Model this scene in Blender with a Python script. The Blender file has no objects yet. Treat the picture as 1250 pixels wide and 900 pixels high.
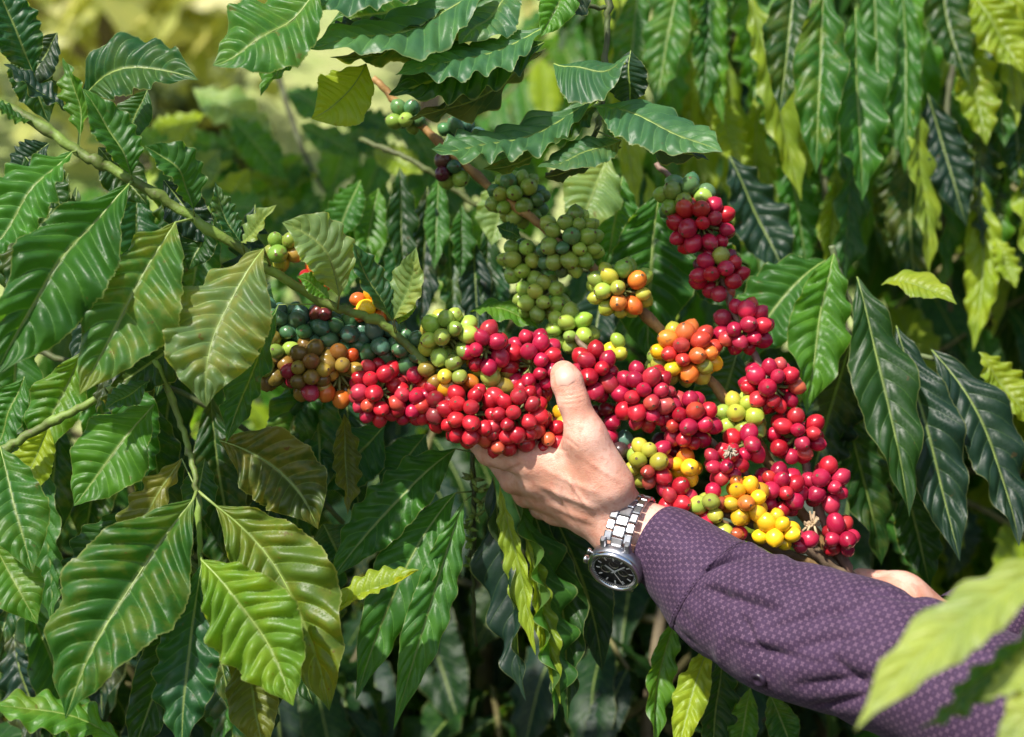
import bpy, math, random
import numpy as np
from mathutils import Vector, Matrix

R = random.Random(11)
NR = np.random.RandomState(5)
scn = bpy.context.scene
COL = scn.collection
CZ = 1.30                       # camera height
PXW = 0.72 / 1250.0             # metres per photo pixel at one metre


def P(px, py, d):
    return Vector(((px - 625) * PXW * d, d, CZ - (py - 450) * PXW * d))


# ------------------------------------------------------------------ object helpers
def tag(o, label=None, cat=None, group=None, kind=None):
    if label: o['label'] = label
    if cat: o['category'] = cat
    if group: o['group'] = group
    if kind: o['kind'] = kind
    return o


def empty(name, loc, label, cat, group=None):
    o = bpy.data.objects.new(name, None)
    o.empty_display_size = 0.02
    COL.objects.link(o)
    o.location = loc
    return tag(o, label, cat, group)


def wloc(o):
    v = Vector(o.location)
    while o.parent:
        o = o.parent
        v = v + Vector(o.location)
    return v


def link(name, me, parent=None, loc=None, color=None):
    """place mesh me at the world point loc, under parent (parents are never rotated)"""
    o = bpy.data.objects.new(name, me)
    COL.objects.link(o)
    loc = Vector(loc) if loc is not None else Vector((0, 0, 0))
    if parent is not None:
        o.parent = parent
        loc = loc - wloc(parent)
    o.location = loc
    if color is not None:
        o.color = color if len(color) == 4 else (*color, 1.0)
    return o


def mesh(name, verts, faces, mats, uvs=None, mi=None, smooth=True):
    me = bpy.data.meshes.new(name)
    me.from_pydata([tuple(v) for v in verts], [], [tuple(f) for f in faces])
    for m in mats: me.materials.append(m)
    n = len(me.polygons)
    if smooth: me.polygons.foreach_set('use_smooth', [True] * n)
    if mi is not None: me.polygons.foreach_set('material_index', list(mi))
    if uvs is not None:
        lay = me.uv_layers.new(name='UVMap')
        li = np.empty(len(me.loops), dtype=np.int32)
        me.loops.foreach_get('vertex_index', li)
        u = np.asarray(uvs, dtype=np.float32)
        lay.data.foreach_set('uv', u[li].ravel())
    me.update()
    return me


class MB:
    """collects pieces of one mesh"""
    def __init__(s):
        s.v, s.f, s.u, s.m = [], [], [], []

    def add(s, v, f, u=None, m=0):
        k = len(s.v)
        s.v += [tuple(x) for x in v]
        s.f += [tuple(i + k for i in q) for q in f]
        s.u += [tuple(x) for x in u] if u is not None else [(0.5, 0.5)] * len(v)
        s.m += list(m) if isinstance(m, (list, tuple)) else [m] * len(f)

    def build(s, name, mats, smooth=True, org=None):
        v = s.v
        if org is not None:
            v = [(a[0] - org[0], a[1] - org[1], a[2] - org[2]) for a in v]
        return mesh(name, v, s.f, mats, s.u, s.m, smooth)


def catmull(pts, n):
    p = [np.array(q, float) for q in pts]
    p = [2 * p[0] - p[1]] + p + [2 * p[-1] - p[-2]]
    out = []
    m = len(p) - 3
    for i in range(m):
        for j in range(n):
            t = j / n
            a, b, c, d = p[i:i + 4]
            out.append(0.5 * ((2 * b) + (-a + c) * t + (2 * a - 5 * b + 4 * c - d) * t * t + (-a + 3 * b - 3 * c + d) * t ** 3))
    out.append(p[-2])
    return np.array(out)


def tube(pts, rad, sides=8, cap=True, flat=None, up=None):
    """tube along points; rad one radius or a list; flat scales the second axis"""
    pts = np.asarray(pts, float)
    n = len(pts)
    rad = np.full(n, rad) if np.isscalar(rad) else np.asarray(rad, float)
    t = np.gradient(pts, axis=0)
    t /= np.linalg.norm(t, axis=1)[:, None] + 1e-12
    a = np.array(up if up is not None else (0.31, 0.2, 0.93), float)
    if abs(np.dot(a, t[0])) > 0.95: a = np.array((1, 0.1, 0.05))
    V, U = [], []
    s0 = None
    L = 0
    for i in range(n):
        if s0 is None: s0 = np.cross(t[i], a)
        s0 = s0 - t[i] * np.dot(s0, t[i])
        s0 /= np.linalg.norm(s0) + 1e-12
        b0 = np.cross(t[i], s0)
        if i: L += np.linalg.norm(pts[i] - pts[i - 1])
        for k in range(sides):
            w = 2 * math.pi * k / sides
            V.append(pts[i] + rad[i] * (math.cos(w) * s0 + math.sin(w) * b0 * (flat if flat else 1)))
            U.append((k / sides, L))
    F = []
    for i in range(n - 1):
        for k in range(sides):
            k2 = (k + 1) % sides
            F.append((i * sides + k, i * sides + k2, (i + 1) * sides + k2, (i + 1) * sides + k))
    if cap:
        F.append(tuple(range(sides - 1, -1, -1)))
        F.append(tuple((n - 1) * sides + k for k in range(sides)))
    return V, F, U


def lathe(prof, seg=24, mats=None):
    V, F, M = [], [], []
    for r, z in prof:
        for k in range(seg):
            w = 2 * math.pi * k / seg
            V.append((r * math.cos(w), r * math.sin(w), z))
    for i in range(len(prof) - 1):
        for k in range(seg):
            k2 = (k + 1) % seg
            F.append((i * seg + k, i * seg + k2, (i + 1) * seg + k2, (i + 1) * seg + k))
            M.append(mats[i] if mats else 0)
    return V, F, M


# ------------------------------------------------------------------ node helpers
class NT:
    def __init__(s, name):
        s.mat = bpy.data.materials.new(name)
        s.mat.use_nodes = True
        s.t = s.mat.node_tree
        s.t.nodes.clear()
        s.out = s.t.nodes.new('ShaderNodeOutputMaterial')

    def put(s, sock, v):
        if isinstance(v, bpy.types.NodeSocket): s.t.links.new(v, sock)
        elif isinstance(v, bpy.types.Node): s.t.links.new(v.outputs[0], sock)
        elif v is not None:
            if sock.type == 'RGBA' and not np.isscalar(v) and len(v) == 3: v = (*v, 1)
            sock.default_value = v

    def n(s, kind, _op=None, **kw):
        nd = s.t.nodes.new('ShaderNode' + kind)
        if _op: nd.operation = _op
        for k, v in kw.items():
            if k.startswith('i') and k[1:].isdigit(): s.put(nd.inputs[int(k[1:])], v)
            elif k.startswith('p_'): setattr(nd, k[2:], v)
            else: s.put(nd.inputs[k.replace('_', ' ')], v)
        return nd

    def m(s, op, a, b=None, c=None, clamp=False):
        nd = s.n('Math', op, i0=a, i1=b, i2=c)
        nd.use_clamp = clamp
        return nd.outputs[0]

    def ss(s, x, a, b, lo=0.0, hi=1.0):
        nd = s.n('MapRange', i0=x, i1=a, i2=b, i3=lo, i4=hi)
        nd.interpolation_type = 'SMOOTHSTEP'
        return nd.outputs[0]

    def mix(s, f, a, b, blend='MIX'):
        nd = s.t.nodes.new('ShaderNodeMix')
        nd.data_type = 'RGBA'
        nd.blend_type = blend
        s.put(nd.inputs[0], f)
        s.put(nd.inputs[6], a)
        s.put(nd.inputs[7], b)
        return nd.outputs[2]

    def noise(s, vec, scale, detail=3.0, rough=0.55):
        nd = s.n('TexNoise', Vector=vec, Scale=scale, Detail=detail, Roughness=rough)
        return nd.outputs[0]

    def vmul(s, a, b):
        return s.n('VectorMath', 'MULTIPLY', i0=a, i1=b).outputs[0]

    def done(s, sh):
        s.put(s.out.inputs[0], sh)
        return s.mat


NVEIN, KVEIN = 11.0, 1.7


def leaf_material(name, transl=0.40):
    t = NT(name)
    uv = t.n('UVMap')
    x = t.n('SeparateXYZ', i0=uv.outputs[0])
    U, V = x.outputs[0], x.outputs[1]
    s2 = t.m('SUBTRACT', t.m('MULTIPLY', U, 2.0), 1.0)
    a = t.m('ABSOLUTE', s2)
    side = t.m('GREATER_THAN', U, 0.5)
    info = t.n('ObjectInfo')
    geo = t.n('NewGeometry')
    tc = t.n('TexCoord')
    obj = tc.outputs['Object']
    rnd = geo.outputs['Random Per Island']
    p = t.m('ADD', t.m('SUBTRACT', t.m('MULTIPLY', V, NVEIN), t.m('MULTIPLY', t.m('POWER', a, 1.25), KVEIN)), t.m('MULTIPLY', side, 0.42))
    f = t.m('FRACT', p)
    d = t.m('MINIMUM', f, t.m('SUBTRACT', 1.0, f))
    vein = t.m('MULTIPLY', t.ss(d, 0.085, 0.015), t.ss(a, 0.96, 0.8))
    rib = t.ss(a, 0.065, 0.02)
    edge = t.ss(a, 0.955, 0.995)
    n1 = t.noise(obj, 28.0, 4.0)
    n2 = t.noise(obj, 130.0, 3.0)
    n3 = t.noise(obj, 420.0, 2.0)
    base = t.mix(t.ss(n1, 0.35, 0.7), t.vmul(info.outputs['Color'], (0.78, 0.8, 0.85)), t.vmul(info.outputs['Color'], (1.3, 1.15, 0.9)))
    val = t.m('ADD', t.m('MULTIPLY', rnd, 0.5), 0.75)
    vv = t.n('CombineXYZ', i0=t.m('MULTIPLY', val, t.m('ADD', 0.85, t.m('MULTIPLY', rnd, 0.35))), i1=val, i2=val)
    base = t.vmul(base, vv.outputs[0])
    age = t.m('SUBTRACT', 1.0, info.outputs['Alpha'])
    blot = t.m('MULTIPLY', age, t.ss(t.m('ADD', t.m('MULTIPLY', n1, 0.7), t.m('MULTIPLY', n2, 0.35)), 0.47, 0.62))
    base = t.mix(t.m('MULTIPLY', blot, .75), base, (0.26, 0.20, 0.04))
    spot = t.m('MULTIPLY', t.m('ADD', 0.32, age), t.ss(n2, 0.68, 0.74))
    base = t.mix(spot, base, (0.12, 0.055, 0.02))
    pale = t.n('VectorMath', 'ADD', i0=t.vmul(base, (1.5, 1.5, 1.3)), i1=(0.035, 0.05, 0.012)).outputs[0]
    base = t.mix(t.m('MULTIPLY', vein, 0.42), base, pale)
    base = t.mix(t.m('MULTIPLY', rib, 0.6), base, (0.20, 0.27, 0.07))
    base = t.mix(t.m('MULTIPLY', edge, 0.45), base, (0.30, 0.33, 0.12))
    back = t.mix(0.45, t.vmul(base, (1.5, 1.4, 1.3)), (0.11, 0.17, 0.05))
    col = t.mix(geo.outputs['Backfacing'], base, back)
    rough = t.m('ADD', t.m('ADD', 0.33, t.m('MULTIPLY', n2, 0.2)), t.m('MULTIPLY', geo.outputs['Backfacing'], 0.25))
    h = t.m('ADD', t.m('MULTIPLY', vein, -0.8), t.m('ADD', t.m('MULTIPLY', n2, 0.7), t.m('MULTIPLY', n3, 0.25)))
    bump = t.n('Bump', Strength=0.35, Distance=0.0012, Height=h)
    pr = t.n('BsdfPrincipled', Base_Color=col, Roughness=rough, Normal=bump.outputs[0])
    pr.inputs['Specular IOR Level'].default_value = 0.4
    tcol = t.n('VectorMath', 'MINIMUM', i0=t.vmul(base, (4.4, 3.3, 1.2)), i1=(0.85, 0.85, 0.5)).outputs[0]
    tcol = t.n('VectorMath', 'ADD', i0=tcol, i1=(0.03, 0.05, 0.0)).outputs[0]
    tr = t.n('BsdfTranslucent', Color=tcol, Normal=bump.outputs[0])
    mx = t.n('MixShader', i0=transl, i1=pr, i2=tr)
    return t.done(mx)


def simple(name, col, rough=0.5, metal=0.0, nscale=40, namp=0.25, bump=0.0, spec=0.5, objcol=False, coat=0.0, bdist=0.001):
    t = NT(name)
    tc = t.n('TexCoord')
    n = t.noise(tc.outputs['Object'], nscale, 4.0)
    c = t.n('ObjectInfo').outputs['Color'] if objcol else t.n('RGB')
    if not objcol:
        c.outputs[0].default_value = (*col, 1)
        c = c.outputs[0]
    lo, hi = 1 - namp, 1 + namp
    cc = t.mix(t.ss(n, 0.3, 0.7), t.vmul(c, (lo, lo, lo)), t.vmul(c, (hi, hi, hi)))
    pr = t.n('BsdfPrincipled', Base_Color=cc, Roughness=t.m('ADD', rough - 0.05, t.m('MULTIPLY', n, 0.1)), Metallic=metal)
    pr.inputs['Specular IOR Level'].default_value = spec
    pr.inputs['Coat Weight'].default_value = coat
    if bump: t.put(pr.inputs['Normal'], t.n('Bump', Strength=bump, Distance=bdist, Height=n).outputs[0])
    return t.done(pr)


LEAF = leaf_material('coffee_leaf')
RIB = simple('leaf_midrib', (0.22, 0.30, 0.07), 0.45, nscale=60)


def stem_material():
    t = NT('coffee_bark')
    tc = t.n('TexCoord')
    n = t.noise(tc.outputs['Object'], 45.0, 5.0)
    n2 = t.noise(tc.outputs['Object'], 240.0, 3.0)
    c = t.n('ObjectInfo').outputs['Color']
    cc = t.mix(t.ss(n, 0.35, 0.65), t.vmul(c, (0.65, 0.6, 0.55)), t.vmul(c, (1.3, 1.3, 1.2)))
    cc = t.mix(t.m('MULTIPLY', t.ss(n2, 0.55, 0.7), 0.5), cc, (0.10, 0.07, 0.04))
    pr = t.n('BsdfPrincipled', Base_Color=cc, Roughness=0.6)
    t.put(pr.inputs['Normal'], t.n('Bump', Strength=0.6, Distance=0.001, Height=t.m('ADD', n, n2)).outputs[0])
    return t.done(pr)


BARK = stem_material()


def cherry_material():
    t = NT('cherry_skin')
    info = t.n('ObjectInfo')
    tc = t.n('TexCoord')
    rnd = info.outputs['Random']
    off = t.n('VectorMath', 'ADD', i0=tc.outputs['Object'], i1=t.n('CombineXYZ', i0=t.m('MULTIPLY', rnd, 37.0), i1=t.m('MULTIPLY', rnd, 11.0)).outputs[0]).outputs[0]
    n = t.noise(off, 110.0, 3.0)
    nb = t.noise(off, 700.0, 2.0)
    z = t.n('SeparateXYZ', i0=tc.outputs['Object']).outputs[2]
    c = info.outputs['Color']
    rip = t.m('SUBTRACT', 1.0, info.outputs['Alpha'])        # how patchy the ripening is
    c1 = t.mix(t.ss(n, 0.38, 0.66), t.vmul(c, (0.72, 0.75, 0.8)), t.vmul(c, (1.2, 1.3, 1.15)))
    c1 = t.mix(t.m('MULTIPLY', rip, t.ss(t.m('ADD', n, t.m('MULTIPLY', z, 45.0)), 0.42, 0.75)), c1, (0.50, 0.34, 0.04))
    c1 = t.mix(t.m('MULTIPLY', t.ss(t.noise(off, 60.0, 5.0), .45, .75), .08), c1, (.42, .30, .28))
    speck = t.ss(nb, 0.66, 0.71)
    c1 = t.mix(t.m('MULTIPLY', speck, 0.5), c1, (0.15, 0.06, 0.03))
    pr = t.n('BsdfPrincipled', Base_Color=c1, Roughness=t.m('ADD', 0.16, t.m('MULTIPLY', n, 0.24)))
    pr.inputs['Subsurface Weight'].default_value = 0.12
    pr.inputs['Subsurface Radius'].default_value = (0.004, 0.0015, 0.001)
    pr.inputs['Subsurface Scale'].default_value = 1.0
    pr.inputs['Specular IOR Level'].default_value = 0.5
    t.put(pr.inputs['Normal'], t.n('Bump', Strength=0.12, Distance=0.0006, Height=t.m('ADD', n, t.m('MULTIPLY', nb, 0.3))).outputs[0])
    return t.done(pr)


CHERRY = cherry_material()
NAVEL = simple('cherry_navel', (0.10, 0.055, 0.025), 0.7, nscale=400)

# ------------------------------------------------------------------ leaves
PV = np.array([0, .03, .08, .15, .25, .38, .52, .66, .78, .87, .93, .97, 1.0])
PW = np.array([0.02, .10, .25, .47, .74, .95, 1.0, .88, .64, .37, .18, .075, 0.0])


def leaf_width(v):
    w = np.interp(v, PV, PW)
    return w


def leaf_blade(B, M, T, w, N0, N1, fold=22, wave=0.10, pucker=0.035, curl=0.25, nv=40, nk=7, seed=0, nwave=6.5, notch=0, asym=1.0, petiole=None, rib=True, tipcurl=0.0):
    """one coffee leaf: midrib through B, M, T; upper side towards N0 (base) .. N1 (tip); w full width"""
    r = np.random.RandomState(seed)
    ph0 = r.uniform(0, 6.28)
    B, M, T = (np.array(q, float) for q in (B, M, T))
    C = 2 * M - 0.5 * (B + T)
    v = np.linspace(0, 1, nv)
    vv = v[:, None]
    mid = (1 - vv) ** 2 * B + 2 * vv * (1 - vv) * C + vv ** 2 * T
    t = np.gradient(mid, axis=0)
    t /= np.linalg.norm(t, axis=1)[:, None]
    n = (1 - vv) * np.array(N0, float) + vv * np.array(N1, float)
    n = n - t * np.sum(n * t, 1)[:, None]
    n /= np.linalg.norm(n, axis=1)[:, None] + 1e-9
    if tipcurl:
        n = n
    s = np.cross(t, n)
    tw = r.normal(0, .22) * (vv - .3) + .10 * np.sin(vv * 7 + ph0)
    n = n + np.cross(t, n) * tw
    n /= np.linalg.norm(n, axis=1)[:, None]
    s = np.cross(t, n)
    us = np.linspace(-1, 1, 2 * nk + 1)
    us = np.sign(us) * np.abs(us) ** 0.9
    hw = leaf_width(v) * w * 0.5
    ph = r.uniform(0, 6.28, 4)
    jag = 1 + 0.05 * np.sin(2 * np.pi * v * 2.3 + ph[2]) + 0.012 * r.normal(0, 1, nv)
    V, U = [], []
    fr = math.radians(fold)
    rough = r.normal(0, 1, (nv, len(us)))
    for _ in range(5 if nv > 50 else 2):
        rough[1:-1] = (rough[:-2] + rough[1:-1] * 2 + rough[2:]) / 4
        rough[:, 1:-1] = (rough[:, :-2] + rough[:, 1:-1] * 2 + rough[:, 2:]) / 4
    bend = 0.06 * w * np.sin(2 * np.pi * v * r.uniform(.6, 1.5) + ph[3]) * np.sin(np.pi * v)
    for j, u in enumerate(us):
        a = abs(u)
        sd = 1 if u > 0 else 0
        p = v * NVEIN - a ** 1.25 * KVEIN + sd * 0.42
        puck = np.sqrt(np.sin(np.pi * p) ** 2 + .03) * min(1, a * 4) * (1 - 0.2 * a) * (1 - .7 * np.clip((a - .72) / .28, 0, 1) ** 1.5)
        wv = np.sin(2 * np.pi * (v * nwave + 0.35 * np.sin(4 * v + ph[2])) - a * 1.6 + ph[sd])
        wv = wv + 0.3 * np.sin(2 * np.pi * v * nwave * .43 + ph[1 - sd])
        env = np.clip(leaf_width(v) * 1.6, 0, 1)
        z = pucker * w * puck * env + .78 * wave * w * a ** 2.4 * wv * env
        z = z + w * 0.010 * rough[:, j] * env
        x = u * hw * (jag + .034 * wv * env + .012 * np.cos(2 * np.pi * p) * env) * (asym if u > 0 else 1.0 / asym)
        ang = fr
        zz = np.abs(x) * math.sin(ang) - curl * (np.abs(x) ** 2) / (w * 0.5 + 1e-9) + z
        xx = x * math.cos(ang)
        if notch:
            pass
        V.append(mid + s * xx[:, None] + n * (zz + bend)[:, None])
        U.append(np.stack([np.full(nv, (u + 1) / 2), v], 1))
    K = len(us)
    V = np.stack(V, 1).reshape(-1, 3)
    U = np.stack(U, 1).reshape(-1, 2)
    F = [(i * K + j, i * K + j + 1, (i + 1) * K + j + 1, (i + 1) * K + j) for i in range(nv - 1) for j in range(K - 1)]
    mb = MB()
    mb.add(V, F, U, 0)
    if rib:
        st = max(1, nv // 14)
        pts = (mid + n * (bend[:, None] - 0.0))[::st]
        rr = np.linspace(0.013, 0.003, len(pts)) * w * 0.9
        pts = list(pts)
        if petiole is not None:
            pts = [np.array(petiole, float)] + pts
            rr = np.concatenate([[0.016 * w], rr])
        mb.add(*tube(pts, rr, 5), m=1)
    return mb


TINT = {
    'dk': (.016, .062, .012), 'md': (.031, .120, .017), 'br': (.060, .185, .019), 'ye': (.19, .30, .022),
    'pa': (.15, .27, .09), 'ol': (.095, .125, .018), 'nv': (.012, .040, .026), 'dd': (.010, .042, .012), 'bg': (.042, .145, .025), 'te': (.018, .080, .026),  # dd puts the shade of the undergrowth into the leaf colour
}


def lf(parent, base, tip, w, n=(0, -1, .35), n1=None, mid=(0, 0, 0), tint='md', age=0.0, fold=22, wave=.12, att=None, label=None, pucker=.046, curl=.25, nwave=5.6, asym=1.0):
    """a leaf from a base pixel+depth to a tip pixel+depth"""
    B, T = P(*base), P(*tip)
    dm = (base[2] + tip[2]) / 2
    mp = P((base[0] + tip[0]) / 2 + mid[0], (base[1] + tip[1]) / 2 + mid[1], dm + mid[2])
    wm = w * 1.03 * PXW * dm
    sd = R.randrange(1 << 30)
    nwave *= R.uniform(.75, 1.3)
    wave *= R.uniform(.6, 1.2)
    pucker *= R.uniform(.7, 1.3) * 1.75
    slim = math.hypot(base[0] - tip[0], base[1] - tip[1]) / w
    wave *= 1.4 * min(1, max(.3, (slim - .6) / 1.8))
    pucker *= min(1, slim / 2.2)
    mb = leaf_blade(B, mp, T, wm, n, n1 or n, fold, wave, pucker, curl, 100 if w > 85 else 72, 15 if w > 85 else 9, sd, nwave, asym=asym, petiole=P(*att) if att else None)
    c = TINT[tint] if isinstance(tint, str) else tint
    if R.random() < .45: age = max(age, R.uniform(.06, .30))
    k = R.uniform(.88, 1.14)
    o = link('leaf', mb.build('leaf', [LEAF, RIB], org=B), parent, B, (c[0] * k, c[1] * k, c[2] * k, 1 - age))
    if label: o['label'] = label
    return o


def stem(parent, pts, r0, r1, color=(.12, .16, .04), nodes=True, name='stem', n=10, sides=9):
    """a woody or green shoot through (px, py, depth) points, radii in px"""
    w = [P(*q) for q in pts]
    c = catmull(w, n)
    m = len(c)
    dm = sum(q[2] for q in pts) / len(pts)
    rr = np.linspace(r0, r1, m) * PXW * dm
    if nodes:
        L = np.concatenate([[0], np.cumsum(np.linalg.norm(np.diff(c, axis=0), axis=1))])
        for q in np.arange(0.03, L[-1], 0.045):
            rr = rr * (1 + 0.35 * np.exp(-((L - q) / 0.005) ** 2))
    c = c + NR.normal(0, 0.0006, c.shape)
    mb = MB()
    mb.add(*tube(c, rr, sides))
    o = link(name, mb.build(name, [BARK], org=w[0]), parent, w[0], color)
    return o


# ------------------------------------------------------------------ cherries
def cherry_mesh(k):
    r = random.Random(100 + k)
    el = 1.10 + 0.06 * k
    prof, mats = [], []
    n = 11
    for i in range(n + 1):
        w = math.pi * i / n
        rr = math.sin(w) * (1.0 + 0.06 * math.sin(w) ** 2)
        z = -math.cos(w) * el
        if i == n: break
        prof.append((max(rr, 0.001), z))
    top = prof[-1][1]
    # the scar at the free end: a small raised ring round a pit
    prof += [(0.17, top + 0.075), (0.13, top + 0.105), (0.085, top + 0.08), (0.03, top + 0.06), (0.001, top + 0.085)]
    mats = [0] * (len(prof) - 5) + [1] * 4
    mats = mats[:len(prof) - 1]
    V, F, M = lathe(prof, 18, mats)
    V = [(x * (1 + .04 * math.sin(2 * math.atan2(y, x) + k)), y * (1 - .03 * k), z) for x, y, z in V]
    s = 0.001
    me = mesh('cherry', [(x * s, y * s, z * s) for x, y, z in V], F, [CHERRY, NAVEL], None, M)
    return me


CHM = [cherry_mesh(k) for k in range(3)]
CC = {
    'r': (.45, .012, .024), 'm': (.42, .011, .048), 'd': (.15, .008, .016), 'o': (.62, .10, .015), 'y': (.78, .42, .012),
    'v': (.42, .42, .045), 'g': (.24, .35, .055), 'k': (.06, .145, .06), 'b': (.20, .115, .022), 'l': (.31, .42, .065), 'p': (.09, .012, .025), 't': (.070, .15, .11),
}


def cluster(parent, cx, cy, rx, ry, d, pal, rad=10.5, rz=None, label=None, seed=None):
    """a knot of coffee cherries round the node at (cx, cy, d); pal: letters of CC, weights by repetition"""
    r = np.random.RandomState(seed if seed is not None else int(cx * 7 + cy * 13))
    rz = rz or min(rx, ry) * 0.95
    a, b, c = max(rx - rad * .8, 4), max(ry - rad * .8, 4), max(rz - rad * .8, 4)
    area = 4 * math.pi * (((a * b) ** 1.6 + (a * c) ** 1.6 + (b * c) ** 1.6) / 3) ** (1 / 1.6)
    n = max(3, int(area / (math.pi * rad * rad) * 0.78) + 1)
    q = r.normal(0, 1, (n, 3))
    q /= np.linalg.norm(q, axis=1)[:, None]
    ax = np.array([a, c, b])
    q = q * ax
    rs = rad * r.uniform(.80, 1.12, n)
    for it in range(90):
        dd = q[:, None] - q[None]
        L = np.linalg.norm(dd, axis=2) + np.eye(n) * 1e3
        need = (rs[:, None] + rs[None]) * 0.97
        pen = np.clip(need - L, 0, None)
        q += (dd / L[:, :, None] * pen[:, :, None]).sum(1) * 0.35
        e = np.linalg.norm(q / ax, axis=1)[:, None]
        q *= 1 - 0.16 * (1 - 1 / np.maximum(e, .3)) * (e > .75)
    lim = np.array([rx - rad * .85, rz - rad * .5, ry - rad * .85])
    for k in range(3):
        ext = np.abs(q[:, k]).max()
        if ext > lim[k] > 0: q[:, k] *= lim[k] / ext
    s = PXW * d
    O = P(cx, cy, d)
    cl = MB()          # the knot of short stalks the cherries sit on
    for i in range(n):
        e = np.array(q[i]) * s
        cl.add(*tube([np.zeros(3), e * .5 + r.normal(0, .0008, 3), e * .9], [.0016, .0012, .0011], 5))
    st = link('cherry_cluster', cl.build('cherry_cluster', [BARK]), parent, O, (.16, .18, .05))
    if label: st['label'] = label
    pals = list(pal)
    # colours run in patches over the knot: sort along a random direction with jitter
    w = r.normal(0, 1, 3)
    order = np.argsort(q @ w + r.normal(0, 15, n))
    cols = [None] * n
    for rank, i in enumerate(order):
        cols[i] = pals[min(len(pals) - 1, int(rank / n * len(pals)))]
    for i in range(n):
        ch = cols[i]
        cc = np.array(CC[ch]) * r.uniform(.82, 1.18) * (1 + r.normal(0, .06, 3))
        oth = np.array(CC[pals[r.randint(len(pals))]])
        cc = cc + (oth - cc) * r.uniform(0, .2)
        alpha = 1.0
        if ch in 'obv': alpha = 1 - r.uniform(.1, .7)
        if ch in 'gl': alpha = 1 - r.uniform(0, .3)
        if ch in 'rm' and r.rand() < .16: alpha = 1 - r.uniform(.08, .4)
        o = bpy.data.objects.new('cherry', CHM[r.randint(3)])
        COL.objects.link(o)
        o.parent = st
        loc = Vector(q[i]) * s
        out = Vector(q[i] + r.normal(0, 6, 3)).normalized()
        o.rotation_mode = 'QUATERNION'
        o.rotation_quaternion = out.to_track_quat('Z', 'Y')
        k = rs[i] * s / 0.001
        o.scale = (k, k, k * r.uniform(.95, 1.08))
        o.location = loc
        o.color = (*np.clip(cc, 0, 1), alpha)
    return st


GB = 'fruiting coffee branches lifted by the hand'
GL = 'leafy coffee branches in front'
BRN, GRN, OLV = (.20, .125, .055), (.13, .20, .035), (.15, .16, .045)


def branch(label, at, group):
    return empty('coffee_branch', P(*at), label, 'coffee branch', group)


# ---- A: leafy branch coming in at the upper left, green and red fruit towards its end
A = branch('long leafy branch at upper left with big drooping leaves and mixed fruit', (-60, 95, 1.0), GL)
stem(A, [(-60, 95, 1.0), (35, 145, 1.0), (95, 185, 1.0), (160, 220, 1.0), (237, 267, 1.01), (330, 330, 1.02), (400, 371, 1.03), (470, 397, 1.04), (530, 450, 1.05), (600, 468, 1.06), (650, 482, 1.07)], 6.5, 5, GRN)
FR = (0, -1, .3)
lf(A, (88, 186, .99), (-20, 330, .96), 92, (-.1, -1, .45), tint='bg', mid=(-8, -6, 0), fold=24, att=(95, 185, 1.0))
lf(A, (157, 226, .985), (-8, 462, .93), 128, (.12, -1, .5), (.3, -1, .3), tint='md', mid=(-6, -14, 0), fold=28, wave=.11, asym=.82, att=(162, 220, 1.0))
lf(A, (214, 272, .985), (97, 482, .95), 122, (.1, -1, .45), (.25, -1, .3), tint=(.055, .15, .03), age=.4, mid=(2, -6, 0), fold=24, asym=.85, att=(237, 267, 1.01), label='green leaf with yellow-brown patches beside its midrib')
lf(A, (322, 304, .99), (252, 497, .955), 122, (-.1, -1, .5), (.1, -1, .2), tint=(.10, .18, .06), age=.35, mid=(-22, -2, -.01), fold=10, wave=.13, pucker=.05, att=(330, 326, 1.02), label='pale yellowing leaf with buckled blotched blade')
lf(A, (340, 372, 1.02), (276, 540, 1.0), 56, (-.7, -1, .2), (.2, -1, .1), tint='md', mid=(-4, 6, 0), fold=30, att=(398, 371, 1.03))
lf(A, (310, 350, 1.06), (280, 440, 1.06), 50, (-.5, -1, .2), tint='dk', fold=24)
lf(A, (100, 122, 1.05), (242, 98, 1.02), 92, (-.1, -1, .35), (-.05, -1, .45), tint='te', mid=(-10, -26, 0), fold=20, wave=.12, att=(95, 185, 1.03))
lf(A, (98, 165, 1.0), (76, 70, 1.0), 44, (-.4, -1, .2), tint='br', mid=(8, 0, 0), fold=32, att=(96, 186, 1.0))
lf(A, (160, 214, .99), (100, 108, .98), 66, (.55, -1, .3), tint='md', mid=(8, 4, 0), fold=36, att=(162, 222, 1.0))
lf(A, (236, 256, 1.0), (176, 178, .98), 70, (.5, -.9, .6), tint='md', mid=(10, -8, 0), fold=38, att=(238, 268, 1.01))
lf(A, (296, 296, 1.0), (338, 250, .98), 40, (-.5, -1, .5), tint='pa', mid=(-4, 6, 0), fold=36, att=(300, 312, 1.015))
lf(A, (294, 296, 1.0), (262, 222, 1.0), 36, (.6, -1, .3), tint='te', mid=(-4, 4, 0), fold=34, att=(300, 312, 1.015))
lf(A, (414, 362, 1.01), (344, 272, .985), 82, (.3, -1, .5), tint='pa', mid=(12, -14, 0), fold=24, att=(412, 378, 1.03), label='pale green young leaf standing above the fruit')
lf(A, (402, 366, 1.0), (362, 338, .985), 30, (-.2, -1, .8), tint='br', mid=(0, -4, 0), fold=20, att=(408, 376, 1.03))
lf(A, (479, 392, 1.02), (430, 296, 1.0), 52, (.6, -1, .4), tint='te', mid=(-2, 2, 0), fold=36, att=(482, 406, 1.04))
lf(A, (481, 390, 1.02), (508, 302, 1.0), 56, (-.4, -1, .4), tint='pa', mid=(4, 4, 0), fold=30, att=(484, 406, 1.04))
lf(A, (486, 396, 1.03), (505, 350, 1.02), 26, (-.2, -1, .3), tint='br', fold=20)
lf(A, (42, 92, 1.02), (-6, -22, 1.0), 66, (.2, -1, .3), tint='te', fold=24)
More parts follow.
